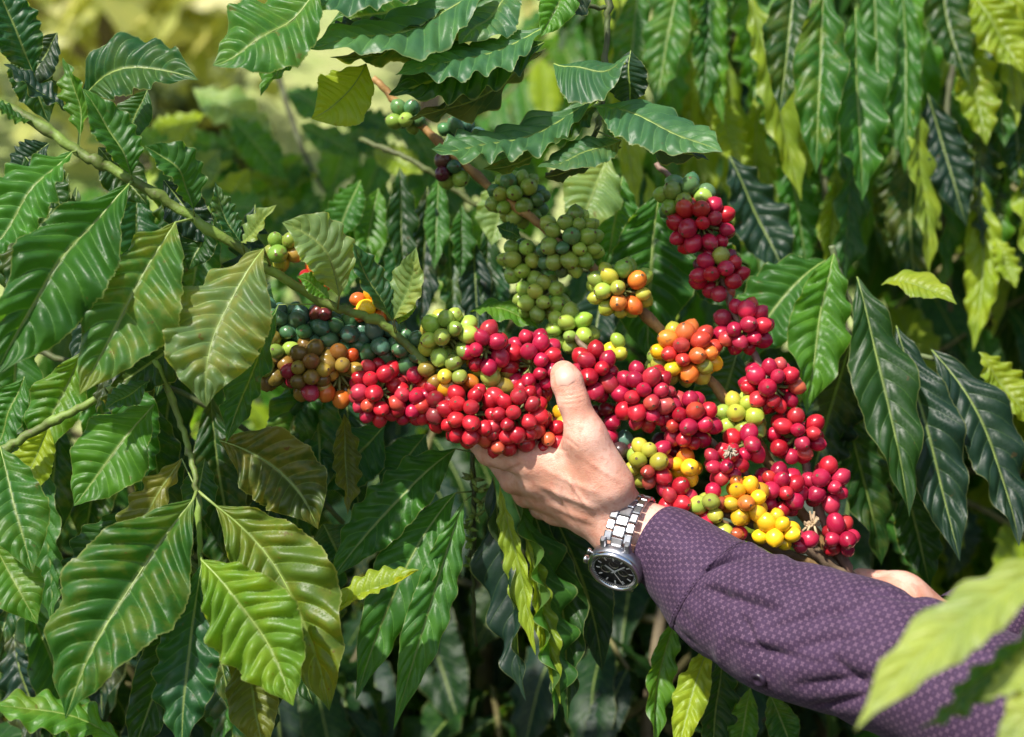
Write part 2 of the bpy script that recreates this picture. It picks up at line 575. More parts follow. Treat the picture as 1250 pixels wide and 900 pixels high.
lf(A, (44, 150, 1.0), (-20, 128, .98), 44, (0, -.8, 1), tint='md', fold=20)
lf(A, (86, 140, 1.01), (4, 78, 1.0), 40, (.1, -.6, 1), tint='nv', fold=26)
lf(A, (150, 405, 1.03), (118, 505, 1.03), 30, (-.5, -1, .5), tint='nv', fold=30)
lf(A, (252, 380, 1.04), (135, 472, 1.03), 80, (.2, -1, .25), tint='dk', fold=22, mid=(0, 12, 0))
for q in ((345, 306, 24, 24, 1.03, 'vggb'), (388, 333, 22, 20, 1.035, 'oor'), (394, 380, 15, 13, 1.05, 'db'), (462, 374, 38, 26, 1.055, 'oyobg'),
          (548, 412, 36, 36, 1.045, 'glgvv'), (592, 426, 30, 32, 1.04, 'mmrm'), (553, 452, 42, 28, 1.05, 'bvgoy'), (600, 462, 30, 24, 1.055, 'lvvb')):
    cluster(A, *q)

# ---- dark green unripe row behind
G = branch('shaded branch packed with unripe blue-green berries behind the brown and red fruit', (260, 405, 1.1), GB)
stem(G, [(260, 405, 1.10), (340, 405, 1.10), (450, 420, 1.10), (560, 450, 1.10), (660, 490, 1.11)], 5, 4, BRN)
for x, y in ((340, 402), (366, 405), (392, 408), (434, 416), (478, 424), (520, 436), (560, 462), (585, 478)):
    cluster(G, x - 14, y - 8, 32, 28, 1.06, 'tktk' if x < 500 else 'kktk')
for b in ((300, 380, 330, 345), (540, 430, 520, 385)):
    lf(G, (b[0], b[1], 1.12), (b[2], b[3], 1.13), 40, tint='dk')

# ---- brown to red row lying in the hand
H = branch('branch lying in the hand whose fruit runs from olive-brown to bright red', (250, 425, 1.06), GB)
stem(H, [(250, 425, 1.06), (330, 440, 1.06), (410, 455, 1.06), (500, 480, 1.065), (600, 512, 1.075), (700, 530, 1.09), (800, 590, 1.10), (900, 650, 1.11), (1010, 695, 1.11)], 4.5, 6, BRN)
for q in ((325, 440, 24, 34, 1.055, 'bgb'), (338, 436, 34, 38, 1.06, 'bggb'), (378, 452, 34, 38, 1.05, 'bbbmb'), (414, 456, 34, 40, 1.055, 'bbob'), (462, 478, 36, 42, 1.05, 'drmr'),
          (500, 484, 30, 36, 1.055, 'rmmr'), (534, 492, 32, 34, 1.055, 'rrryd'), (575, 506, 40, 40, 1.045, 'rrrr'), (628, 506, 40, 42, 1.045, 'rrrr'),
          (606, 534, 34, 24, 1.045, 'rrr'), (660, 530, 34, 26, 1.05, 'rrr'), (650, 446, 38, 44, 1.06, 'mmrm'), (686, 512, 18, 18, 1.06, 'yvd'), (610, 474, 40, 26, 1.07, 'rdrd')):
    cluster(H, *q, rad=9.8)

# ---- brown stem from the top centre down to the right, green to yellow fruit
C = branch('brown-stemmed branch running down from top centre with green then orange and yellow fruit', (455, 95, 1.16), GB)
stem(C, [(455, 95, 1.16), (500, 140, 1.16), (590, 222, 1.15), (660, 275, 1.13), (722, 326, 1.12), (800, 396, 1.115), (890, 492, 1.11), (955, 590, 1.11), (1030, 700, 1.11), (1090, 780, 1.11)], 4.5, 7.5, (.30, .17, .06))
for q in ((497, 143, 24, 22, 1.16, 'kgk'), (562, 164, 30, 20, 1.17, 'tkt'), (550, 208, 28, 20, 1.16, 'gkp'), (632, 243, 39, 34, 1.15, 'gkg'),
          (694, 295, 41, 43, 1.12, 'gklgl'), (636, 318, 28, 27, 1.14, 'lgk'), (660, 364, 34, 30, 1.13, 'llgl'), (697, 403, 32, 29, 1.12, 'lll'),
          (757, 353, 41, 36, 1.10, 'vglvlvo'), (837, 432, 43, 40, 1.10, 'lvyvorr'), (810, 440, 22, 24, 1.12, 'lll'), (907, 508, 34, 31, 1.10, 'lvvl')):
    cluster(C, *q, rad=9.6 if q[0] < 720 else 10.3)
lf(C, (636, 290, 1.13), (606, 276, 1.12), 26, tint='te')
lf(C, (700, 385, 1.14), (672, 372, 1.12), 30, tint='te')

# ---- red row on the right
D = branch('upright branch on the right strung with knots of dark red cherries under a green tuft', (800, 200, 1.13), GB)
stem(D, [(800, 200, 1.13), (838, 240, 1.12), (868, 310, 1.11), (898, 385, 1.105), (932, 455, 1.10), (962, 520, 1.10), (988, 580, 1.10), (1012, 650, 1.10), (1050, 720, 1.105)], 3.5, 6, (.19, .12, .10))
for q in ((837, 243, 36, 30, 1.12, 'kkgkg'), (856, 275, 42, 36, 1.11, 'mrmr'), (877, 335, 35, 33, 1.105, 'mrmrmpg'), (907, 399, 38, 34, 1.10, 'mmrm'),
          (942, 470, 39, 35, 1.095, 'mrmmr'), (972, 532, 36, 34, 1.095, 'mrmr'), (950, 600, 34, 33, 1.085, 'mmrm'), (1008, 592, 27, 33, 1.09, 'mrmm'), (1026, 654, 23, 28, 1.09, 'mrm')):
    cluster(D, *q, rad=10.2)

# ---- red middle row
E = branch('grey twig behind the thumb carrying large knots of crimson cherries', (700, 415, 1.10), GB)
stem(E, [(690, 400, 1.11), (730, 440, 1.10), (800, 490, 1.09), (850, 525, 1.09), (905, 575, 1.09), (960, 640, 1.10), (1025, 695, 1.105)], 3.5, 6, (.17, .12, .08))
for q in ((725, 456, 30, 38, 1.08, 'mrmr'), (738, 514, 20, 30, 1.09, 'mdd'), (787, 483, 38, 43, 1.075, 'mmrm'), (842, 514, 37, 36, 1.075, 'mmrm'),
          (909, 543, 27, 23, 1.08, 'mmr'), (884, 568, 27, 27, 1.07, 'rmm'), (752, 428, 14, 22, 1.10, 'yvl'), (793, 566, 30, 33, 1.07, 'vlvrmr'), (762, 548, 20, 20, 1.09, 'pdt'), (812, 548, 18, 18, 1.09, 'dp')):
    cluster(E, *q, rad=10.2)

# ---- yellow row, lowest, over the sleeve
F = branch('low branch just above the sleeve with bright yellow fruit among red', (760, 575, 1.08), GB)
stem(F, [(745, 560, 1.085), (810, 590, 1.075), (870, 620, 1.07), (930, 645, 1.075), (985, 672, 1.085), (1035, 705, 1.10)], 3.5, 5.5, (.17, .12, .08))
for q in ((840, 570, 24, 22, 1.075, 'yyyo'), (825, 606, 26, 22, 1.065, 'rmrm'), (866, 617, 22, 27, 1.06, 'rlvm'), (908, 611, 31, 31, 1.06, 'yyyoy'), (948, 647, 31, 25, 1.055, 'yyyyv'),
          (898, 652, 22, 16, 1.055, 'mvr'), (979, 660, 17, 16, 1.06, 'mm'), (858, 645, 20, 14, 1.06, 'rrm')):
    cluster(F, *q, rad=10.2)
# a dried flower tuft on the bark
tb = MB()
for i in range(40):
    q = Vector(NR.normal(0, 1, 3)).normalized() * R.uniform(.004, .009)
    o_ = P(992, 640, 1.075)
    tb.add(*tube([o_, o_ + q * .5, o_ + q + Vector((0, 0, R.uniform(-.004, .004)))], [.0016, .0012, .0008], 4))
link('dried_flower', tb.build('dried_flower', [BARK], org=o_), F, o_, (.38, .28, .18))
tb = MB()
o_ = P(891, 552, 1.045)
for i in range(34):
    q = Vector(NR.normal(0, 1, 3)).normalized() * R.uniform(.003, .0075)
    tb.add(*tube([o_ + q * .2, o_ + q * .6 + Vector((0, 0, R.uniform(-.002, .002))), o_ + q], [.0012, .001, .0005], 4))
link('dried_flower', tb.build('dried_flower', [BARK], org=o_), E, o_, (.30, .25, .20))

# ---- B: lower-left spray
B_ = branch('drooping spray at lower left with a large glossy puckered leaf and yellow-green leaves', (190, 440, 1.03), GL)
stem(B_, [(190, 440, 1.03), (222, 520, 1.02), (240, 600, 1.0), (245, 690, 1.0), (240, 730, 1.01)], 4, 3, GRN)
lf(B_, (236, 610, .985), (80, 878, .94), 158, (.15, -1, .45), (.05, -1, .3), tint='md', mid=(-8, -12, 0), fold=24, wave=.10, pucker=.05, att=(240, 600, 1.0), label='large glossy green leaf with deeply puckered right half')
lf(B_, (264, 618, 1.0), (402, 868, .99), 128, (-.15, -1, .4), (-.2, -1, .2), tint=(.075, .14, .018), age=.3, mid=(22, -22, 0), fold=20, wave=.09, pucker=.05, att=(242, 600, 1.0), label='olive leaf with browning lower part and a small red spot')
lf(B_, (246, 684, .97), (358, 862, .94), 118, (-.15, -1, .45), (-.1, -1, .3), tint=(.10, .22, .02), age=.15, mid=(12, -6, 0), fold=20, pucker=.055, att=(245, 676, 1.0), label='yellow-green leaf lying in front of the olive one')
lf(B_, (246, 690, .98), (222, 920, .96), 84, (.1, -1, .35), tint='te', mid=(-4, 0, 0), fold=20, att=(245, 680, 1.0))
lf(B_, (236, 718, 1.0), (158, 930, .99), 70, (.4, -1, .3), tint='dk', fold=26)
lf(B_, (222, 560, 1.03), (128, 705, 1.02), 60, (-.2, -1, .3), tint='ol', age=.2, fold=28, att=(236, 590, 1.0))
lf(B_, (268, 538, 1.04), (388, 646, 1.03), 100, (-.1, -1, .3), tint=(.05, .085, .015), age=.5, mid=(16, -14, 0), fold=22, label='dark olive leaf with rusty brown streaks')
lf(B_, (296, 780, 1.02), (322, 920, 1.0), 70, (-.2, -1, .3), tint='ol', fold=22)
lf(B_, (150, 905, .97), (-20, 862, .95), 60, (-.1, -.6, 1), tint='br', mid=(0, -14, 0), fold=10, wave=.14)
lf(B_, (0, 545, 1.03), (40, 700, 1.0), 84, (.15, -1, .3), tint='md', fold=22)
lf(B_, (-10, 660, 1.03), (46, 762, 1.02), 66, (.1, -1, .5), tint='br', fold=18)
lf(B_, (188, 494, 1.07), (90, 618, 1.05), 100, (-.1, -1, .4), tint='br', fold=20)
lf(B_, (160, 620, 1.08), (70, 720, 1.07), 54, tint='dk', fold=24)
lf(B_, (250, 560, 1.05), (235, 640, 1.04), 46, (.4, -1, .3), tint='te', fold=24)
lf(B_, (330, 520, 1.08), (360, 590, 1.07), 46, tint='nv', fold=24)

LS = branch('bare green shoot crossing behind the big leaves at the left edge', (-40, 585, 1.05), GL)
stem(LS, [(-40, 575, 1.05), (0, 552, 1.05), (60, 517, 1.05), (120, 485, 1.05), (190, 440, 1.06)], 6, 4.5, GRN)
lf(LS, (182, 466, 1.02), (128, 500, 1.0), 40, (.1, -.7, .8), tint='te', fold=20, att=(186, 442, 1.06))
lf(LS, (60, 520, 1.07), (20, 610, 1.07), 56, (.3, -1, .3), tint='ye', fold=26)
lf(LS, (100, 430, 1.09), (40, 560, 1.09), 70, (.2, -1, .3), tint='br', age=.2, fold=24)
lf(LS, (30, 460, 1.1), (-10, 560, 1.1), 60, tint='md', fold=24)

Q = branch('shaded branch hanging behind the lower-left spray with narrow dark leaves', (120, 430, 1.2), GL)
stem(Q, [(-40, 400, 1.2), (80, 440, 1.2), (200, 470, 1.2), (320, 540, 1.2), (420, 640, 1.2)], 3.5, 3, (.07, .09, .03))
qr = random.Random(31)
for i in range(38):
    x = -20 + 450 * (i + qr.random()) / 38
    y = qr.choice((430, 500, 580, 660, 740)) + qr.uniform(-40, 40)
    dd = qr.uniform(1.12, 1.26)
    L = qr.uniform(130, 220)
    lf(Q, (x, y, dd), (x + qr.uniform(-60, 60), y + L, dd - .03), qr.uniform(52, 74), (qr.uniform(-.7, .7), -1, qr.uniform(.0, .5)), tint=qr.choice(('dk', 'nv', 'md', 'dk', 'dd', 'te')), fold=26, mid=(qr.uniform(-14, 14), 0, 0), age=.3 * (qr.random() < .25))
for i in range(16):
    x = -10 + 330 * (i + qr.random()) / 16
    y = qr.uniform(200, 400)
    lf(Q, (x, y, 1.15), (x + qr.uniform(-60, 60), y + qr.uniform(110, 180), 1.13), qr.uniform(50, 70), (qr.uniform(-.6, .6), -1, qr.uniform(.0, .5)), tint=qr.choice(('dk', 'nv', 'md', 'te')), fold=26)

# ---- C: bottom centre spray
K = branch('shaded spray under the fruit with long leaves hanging to the lower left', (580, 520, 1.16), GL)
stem(K, [(574, 505, 1.16), (577, 560, 1.15), (579, 640, 1.15), (578, 720, 1.16), (580, 790, 1.18)], 3.2, 2.4, (.05, .07, .02))
lf(K, (556, 548, 1.12), (400, 714, 1.08), 74, (.1, -1, .4), tint='md', mid=(2, -16, 0), fold=20, att=(577, 552, 1.15))
lf(K, (556, 602, 1.12), (434, 856, 1.08), 76, (.15, -1, .3), tint='md', mid=(-4, -26, 0), fold=24, att=(578, 600, 1.15))
lf(K, (566, 612, 1.11), (480, 892, 1.08), 58, (.3, -1, .3), tint='bg', mid=(2, -14, 0), fold=28, att=(578, 604, 1.15))
lf(K, (398, 756, 1.03), (512, 696, 1.02), 62, (-.25, -.6, .9), tint='ye', mid=(4, -4, 0), fold=42, wave=.06, label='small folded leaf tinted bright yellow-green for its backlit glow')  # backlight is put into the yellow-green leaf colour
lf(K, (420, 505, 1.1), (424, 628, 1.08), 40, (.5, -1, .2), tint='ol', fold=30)
lf(K, (470, 520, 1.14), (392, 600, 1.13), 80, (0, -1, .4), tint='te', fold=22)
lf(K, (395, 640, 1.14), (420, 690, 1.13), 70, tint='te', fold=22)
lf(K, (520, 530, 1.15), (465, 600, 1.14), 60, tint='te', fold=22)
for i in range(9):    # small flower buds in the leaf axils
    y = 585 + i * 15
    bm_ = MB()
    o_ = P(578 + R.uniform(-10, 10), y, 1.145)
    for j in range(5):
        q = Vector((R.uniform(-1, 1), R.uniform(-1, .2), R.uniform(-.6, 1))).normalized()
        bm_.add(*tube([o_, o_ + q * .005, o_ + q * .010], [.0015, .002, .0005], 5))
    link('bud', bm_.build('bud', [BARK], org=o_), K, o_, (.14, .2, .04))

# ---- D: folded drooping leaves below the hand
L_ = branch('leaves hanging straight down below the hand, dark with yellow wavy edges', (600, 545, 1.18), GL)
stem(L_, [(590, 545, 1.18), (610, 575, 1.16), (640, 590, 1.16), (680, 600, 1.17)], 3, 2.4, (.06, .08, .02))
lf(L_, (602, 582, 1.14), (642, 856, 1.11), 74, (-.95, -.55, .1), (-.9, -.6, .1), tint='nv', mid=(0, 0, 0), fold=40, wave=.14, curl=.1)
lf(L_, (618, 590, 1.13), (676, 880, 1.10), 84, (.9, -.5, .1), (.8, -.6, .1), tint='md', mid=(14, 0, 0), fold=40, wave=.15, curl=.1)
lf(L_, (642, 600, 1.15), (692, 884, 1.13), 76, (-.5, -1, .2), tint='dk', mid=(18, 0, 0), fold=28, wave=.12)
lf(L_, (660, 600, 1.17), (735, 820, 1.18), 70, (-.2, -1, .2), tint='nv', mid=(14, 0, 0), fold=24)

lf(L_, (610, 592, 1.12), (654, 800, 1.10), 38, (-.6, -.8, .2), tint='ye', fold=36, wave=.10, curl=.1, mid=(2, 0, 0))
lf(L_, (640, 650, 1.12), (684, 860, 1.10), 36, (.5, -.9, .2), tint='ye', fold=36, wave=.10, curl=.1)
for b in ((20, 60, 60, 150, 60, 'dk'), (70, 40, 30, 110, 50, 'nv'), (60, 175, 10, 215, 50, 'nv'), (120, 180, 180, 250, 60, 'dk'), (180, 110, 150, 180, 50, 'te'), (30, 190, 80, 260, 60, 'dk'), (200, 220, 262, 300, 60, 'nv'), (5, 20, 30, 70, 40, 'te'), (260, 260, 230, 330, 60, 'dk'), (300, 340, 240, 420, 70, 'nv')):
    lf(A, (b[0], b[1], 1.08), (b[2], b[3], 1.08), b[4], (R.uniform(-.4, .4), -1, R.uniform(.1, .6)), tint=b[5], fold=26)

# ---- E: top centre leaves held out above the fruit
T_ = branch('spray overhanging the top centre, sky-lit tops and shaded undersides as pale and dark leaves', (745, -40, 1.10), GL)
stem(T_, [(745, -40, 1.10), (742, 30, 1.10), (736, 110, 1.10), (728, 160, 1.10), (700, 195, 1.10), (668, 215, 1.11)], 4, 2.5, (.07, .10, .03))
UP = (-.15, -.34, 1)
stem(T_, [(742, 10, 1.10), (690, 5, 1.08), (640, -6, 1.07), (560, -30, 1.06)], 3, 2.5, (.07, .10, .03), name='twig')
lf(T_, (392, -16, 1.0), (260, 80, .98), 118, (-.2, -1, .3), tint='bg', mid=(4, 10, 0), fold=16, att=(420, -40, 1.02))
TINT['pt'] = (.048, .145, .062)  # sky sheen of the upper faces put into a paler, bluer tint
PT, DN = (-.1, -.78, 1), (-.1, .32, 1)  # dark leaves set under the pale ones stand for shaded undersides
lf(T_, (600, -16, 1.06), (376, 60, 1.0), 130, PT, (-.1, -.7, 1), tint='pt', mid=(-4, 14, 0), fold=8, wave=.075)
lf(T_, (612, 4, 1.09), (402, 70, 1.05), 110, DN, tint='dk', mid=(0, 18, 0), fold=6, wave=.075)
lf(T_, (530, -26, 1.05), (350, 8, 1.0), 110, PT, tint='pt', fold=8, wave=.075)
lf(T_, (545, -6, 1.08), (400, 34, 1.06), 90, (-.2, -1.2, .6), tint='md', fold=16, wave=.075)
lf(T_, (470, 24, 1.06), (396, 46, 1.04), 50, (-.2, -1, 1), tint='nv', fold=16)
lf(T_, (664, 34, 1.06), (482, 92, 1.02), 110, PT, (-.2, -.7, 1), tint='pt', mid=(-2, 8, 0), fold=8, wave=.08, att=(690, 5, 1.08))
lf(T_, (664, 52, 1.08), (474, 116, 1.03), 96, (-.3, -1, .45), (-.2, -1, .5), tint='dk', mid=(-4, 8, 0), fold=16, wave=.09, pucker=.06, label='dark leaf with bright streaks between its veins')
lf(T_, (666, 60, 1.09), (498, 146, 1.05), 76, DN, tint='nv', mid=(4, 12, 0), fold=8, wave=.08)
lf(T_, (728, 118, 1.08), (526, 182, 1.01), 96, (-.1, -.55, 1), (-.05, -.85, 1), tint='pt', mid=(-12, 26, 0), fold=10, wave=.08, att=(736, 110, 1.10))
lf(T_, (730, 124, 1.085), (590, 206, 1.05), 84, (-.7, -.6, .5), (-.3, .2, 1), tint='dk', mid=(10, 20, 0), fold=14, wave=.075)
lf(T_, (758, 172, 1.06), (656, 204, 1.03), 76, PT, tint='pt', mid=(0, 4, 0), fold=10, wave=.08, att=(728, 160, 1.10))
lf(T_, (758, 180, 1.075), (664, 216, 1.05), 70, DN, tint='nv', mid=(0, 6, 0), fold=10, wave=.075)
lf(T_, (724, 130, 1.06), (882, 186, .99), 104, (.15, -.8, 1), (.1, -.75, 1), tint='pt', mid=(0, -6, 0), fold=6, wave=.08, att=(733, 125, 1.10), label='leaf jutting out to the right, tinted pale as if sky-lit')
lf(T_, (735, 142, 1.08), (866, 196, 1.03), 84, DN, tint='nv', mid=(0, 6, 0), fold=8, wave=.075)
lf(T_, (676, 78, 1.05), (770, 66, 1.02), 96, (.0, -.8, 1), tint='pt', mid=(0, 14, 0), fold=-10, wave=.07)
lf(T_, (770, 62, 1.06), (768, 132, 1.06), 66, (-.6, -.7, .1), tint='nv', fold=20)
lf(T_, (690, 130, 1.10), (720, 96, 1.09), 40, (0, -1, .5), tint='br', fold=20)
lf(T_, (447, 78, 1.06), (380, 145, 1.04), 76, (.2, -1, .2), tint='ye', age=.2, mid=(4, 8, 0), fold=20)
lf(T_, (368, 40, 1.04), (318, 118, 1.02), 50, (-.5, -1, .4), tint='br', fold=30)
lf(T_, (632, -14, 1.08), (560, 54, 1.04), 80, (-.1, -1, .9), tint='pt', fold=14)
lf(T_, (700, -30, 1.06), (660, 45, 1.04), 50, (.4, -1, .3), tint='br', fold=24)
lf(T_, (716, -24, 1.07), (672, 22, 1.05), 60, (.2, -.7, .3), tint='nv', fold=24)

# ---- G: right-hand spray
GR = branch('spray on the right with long dark glossy leaves hanging in a fan', (1020, 285, 1.24), GL)
stem(GR, [(1015, 300, 1.22), (1030, 350, 1.22), (1050, 400, 1.22), (1085, 420, 1.22), (1140, 440, 1.22)], 4, 3, (.10, .13, .06))
lf(GR, (1018, 310, 1.20), (984, 505, 1.17), 78, (.05, -1, .35), tint='br', mid=(-2, -6, 0), fold=20, wave=.10, label='bright green leaf with wavy edge next to the red cherries')
lf(GR, (1008, 318, 1.23), (898, 452, 1.20), 96, (-.2, -1, .4), tint='bg', mid=(-6, -12, 0), fold=20)
lf(GR, (1046, 338, 1.19), (1110, 632, 1.14), 82, (.05, -1, .3), tint='dk', mid=(2, -12, 0), fold=22, wave=.12, label='dark glossy leaf with strongly waved margins')
lf(GR, (1094, 398, 1.21), (1172, 686, 1.16), 84, (-.1, -1, .35), tint='nv', mid=(0, -10, 0), fold=22, wave=.10)
lf(GR, (1136, 426, 1.22), (1244, 668, 1.16), 80, (.0, -1, .45), tint='nv', mid=(16, -14, 0), fold=20)
lf(GR, (1040, 412, 1.24), (986, 600, 1.24), 84, (.2, -1, .3), tint='nv', fold=22)
lf(GR, (1030, 480, 1.25), (1076, 690, 1.25), 70, (.3, -1, .2), tint='dk', fold=26)
lf(GR, (1076, 348, 1.21), (1168, 372, 1.18), 50, (.1, -.8, .9), tint='ye', mid=(0, -12, 0), fold=20, wave=.05)
lf(GR, (1100, 560, 1.25), (1135, 720, 1.25), 60, tint='dk', fold=24)
lf(GR, (1195, 430, 1.27), (1260, 520, 1.26), 60, (.2, -1, .3), tint='ye', fold=24)

# ---- H: below the sleeve
U_ = branch('leaves hanging below the purple sleeve, two of them yellow-green', (850, 690, 1.2), GL)
stem(U_, [(850, 690, 1.20), (858, 760, 1.18), (866, 830, 1.18), (900, 880, 1.18)], 3, 2.4, (.06, .08, .02))
lf(U_, (828, 748, 1.12), (800, 915, 1.09), 46, (.4, -1, .3), tint='br', mid=(-10, 0, 0), fold=34, wave=.12)
lf(U_, (866, 786, 1.11), (826, 925, 1.07), 44, (-.2, -1, .5), tint='ye', mid=(-2, -4, 0), fold=22, pucker=.06)
lf(U_, (882, 800, 1.14), (868, 930, 1.12), 56, (.3, -1, .3), tint='dk', fold=28)
lf(U_, (916, 840, 1.14), (900, 930, 1.12), 40, (-.3, -1, .3), tint='br', fold=28)
lf(U_, (940, 846, 1.14), (972, 925, 1.12), 44, (-.3, -1, .3), tint='md', fold=28)

# ---- I: blurred leaves near the lens
N_ = branch('out-of-focus pale yellow-green leaves close to the lens at the lower right corner', (1420, 640, .66), GL)
stem(N_, [(1470, 590, .66), (1380, 640, .66), (1330, 690, .66), (1320, 800, .66)], 5, 4, GRN)
SG = (.24, .35, .09)
lf(N_, (1310, 672, .645), (1044, 892, .62), 86, (-.35, -.8, .8), (-.4, -.9, .6), tint=SG, mid=(-6, -20, 0), fold=18, wave=.06, att=(1340, 676, .66))
lf(N_, (1310, 730, .66), (1122, 890, .64), 60, (.5, -1, .0), tint='md', mid=(-4, 8, 0), fold=30, wave=.12)
lf(N_, (1320, 752, .65), (1196, 856, .64), 48, (-.4, -.8, .7), tint=SG, mid=(0, 10, 0), fold=20, wave=.12)
lf(N_, (1330, 800, .64), (1212, 925, .63), 66, (-.35, -.8, .8), tint=SG, fold=18)

# ---- J: middle-distance hanging leaves behind the fruit
J = branch('row of dark blue-green leaves hanging behind the green berries at centre', (560, 190, 1.34), GL)
stem(J, [(440, 170, 1.36), (500, 195, 1.34), (560, 235, 1.34), (640, 290, 1.34), (720, 330, 1.34)], 3.5, 3, (.08, .1, .03))
for i, (x, y, x2, y2, w, tn) in enumerate(((488, 204, 492, 350, 44, 'dk'), (522, 228, 514, 398, 52, 'nv'), (548, 262, 552, 410, 46, 'te'), (578, 290, 584, 420, 46, 'nv'), (608, 300, 604, 430, 50, 'te'),
                           (462, 230, 440, 330, 50, 'br'), (440, 220, 405, 300, 50, 'bg'), (536, 214, 530, 330, 36, 'bg'), (505, 240, 470, 380, 40, 'te'), (564, 250, 562, 340, 36, 'md'), (594, 270, 596, 400, 36, 'dk'), (470, 300, 480, 420, 44, 'dk'), (430, 260, 420, 360, 50, 'md'), (660, 300, 655, 430, 60, 'dk'), (740, 330, 720, 450, 60, 'nv'))):
    lf(J, (x, y, 1.31 + .01 * (i % 3)), (x2, y2, 1.29), w, (R.uniform(-.5, .5), -1, .2), tint=tn, fold=30, wave=.12)
lf(J, (572, 382, 1.15), (658, 402, 1.13), 50, (.1, -.6, 1), tint='br', mid=(0, -12, 0), fold=14)
lf(J, (806, 232, 1.22), (792, 440, 1.22), 110, (.05, -1, .3), tint='md', mid=(-6, 0, 0), fold=18, label='broad green leaf behind the tuft of green berries')
lf(J, (742, 190, 1.24), (702, 290, 1.22), 74, (.2, -1, .5), tint='pa', fold=16)
lf(J, (760, 215, 1.25), (740, 330, 1.24), 60, (0, -1, .3), tint='bg', fold=18)
lf(J, (850, 290, 1.25), (900, 380, 1.25), 80, (-.1, -1, .3), tint='dk', fold=22)
lf(J, (620, 215, 1.28), (600, 300, 1.27), 60, (-.1, -1, .5), tint='pa', fold=20)
lf(J, (560, 470, 1.2), (700, 560, 1.2), 90, (0, -1, .3), tint='nv', fold=20)
lf(J, (900, 430, 1.2), (870, 530, 1.2), 80, (0, -1, .3), tint='te', fold=20)

# ---- F: right background hanging shoots, backlit yellow put into the leaf tints
FB = branch('tall shoot at top right with dark glossy leaves and one long one tinted backlit yellow', (985, -60, 1.5), GL)
stem(FB, [(985, -80, 1.52), (990, 40, 1.52), (1000, 160, 1.52), (1020, 330, 1.53), (1045, 470, 1.53)], 4, 4, (.13, .14, .09))
for x, y, x2, y2, w, n, tn, dd in ((972, -40, 952, 138, 66, (.0, -1, .3), 'dk', 1.36), (1006, -30, 996, 212, 70, (-.1, -1, .35), 'md', 1.34), (1044, 10, 1052, 246, 72, (.1, -1, .3), 'md', 1.36),
                                 (915, -10, 978, 246, 62, (.3, -1, .3), 'ye', 1.46), (1020, 200, 1010, 340, 40, (.5, -1, .3), 'ye', 1.48), (960, 180, 985, 330, 54, (0, -1, .3), 'md', 1.5),
                                 (864, -30, 858, 140, 44, (.4, -1, .2), 'md', 1.46), (830, -30, 800, 130, 60, (-.3, -1, .5), 'bg', 1.46), (780, -20, 762, 130, 56, (.2, -1, .5), 'bg', 1.48),
                                 (890, 190, 965, 348, 74, (-.1, -1, .5), 'nv', 1.38), (880, 120, 900, 220, 50, (.2, -1, .3), 'ye', 1.5)):
    lf(FB, (x, y, dd), (x2, y2, dd - .02), w, n, tint=tn, fold=26, wave=.13, pucker=.05)
FC = branch('shoot at the right edge with folded leaves tinted in lit and shaded halves', (1150, -40, 1.56), GL)
stem(FC, [(1170, -80, 1.58), (1165, 60, 1.58), (1150, 200, 1.58), (1160, 380, 1.58)], 4, 3.5, (.08, .09, .05))
for x, y, x2, y2, w, n, tn, dd in ((1114, 112, 1134, 338, 46, (.5, -1, .3), 'ye', 1.46), (1132, 114, 1180, 276, 60, (-.5, -1, .4), 'nv', 1.47), (1186, -10, 1250, 90, 70, (-.1, -1, .3), 'ye', 1.48),  # first two: lit and shaded halves of one folded leaf, coloured apart
                                 (1178, 40, 1204, 178, 60, (.1, -1, .3), 'ye', 1.5), (1216, 60, 1226, 180, 60, (0, -1, .3), 'md', 1.52), (1214, 290, 1240, 352, 36, (.1, -1, .3), 'ye', 1.5), (1232, 120, 1250, 240, 56, (0, -1, .3), 'dk', 1.54),
                                 (1196, 180, 1206, 300, 60, (0, -1, .3), 'dk', 1.56), (1080, 40, 1100, 170, 60, (0, -1, .3), 'md', 1.58), (1090, 180, 1090, 320, 56, (0, -1, .3), 'dk', 1.58)):
    lf(FC, (x, y, dd), (x2, y2, dd - .02), w, n, tint=tn, fold=26, wave=.12, pucker=.05)
cur = random.Random(77)  # bright and yellow tints carry the backlight of these hanging leaves
for i in range(46):
    x = 740 + 520 * (i + cur.random()) / 46
    y = cur.choice((-60, -30, 20, 70, 130, 200)) + cur.uniform(-20, 20)
    L = cur.uniform(150, 260)
    dd = cur.uniform(1.47, 1.68)
    far = dd > 1.56
    lf(FB if x < 1060 else FC, (x, y, dd), (x + cur.uniform(-30, 34), y + L, dd - .03), cur.uniform(46, 66), (cur.uniform(-.8, .8), -1, cur.uniform(.1, .6)), tint=cur.choice(('bg', 'br', 'ye', 'br', 'md', 'bg', 'ye') if x < 1110 else ('dk', 'md', 'ye', 'br', 'dk')), fold=28, wave=.13, pucker=.05, mid=(cur.uniform(-12, 12), 0, 0), nwave=6.5)
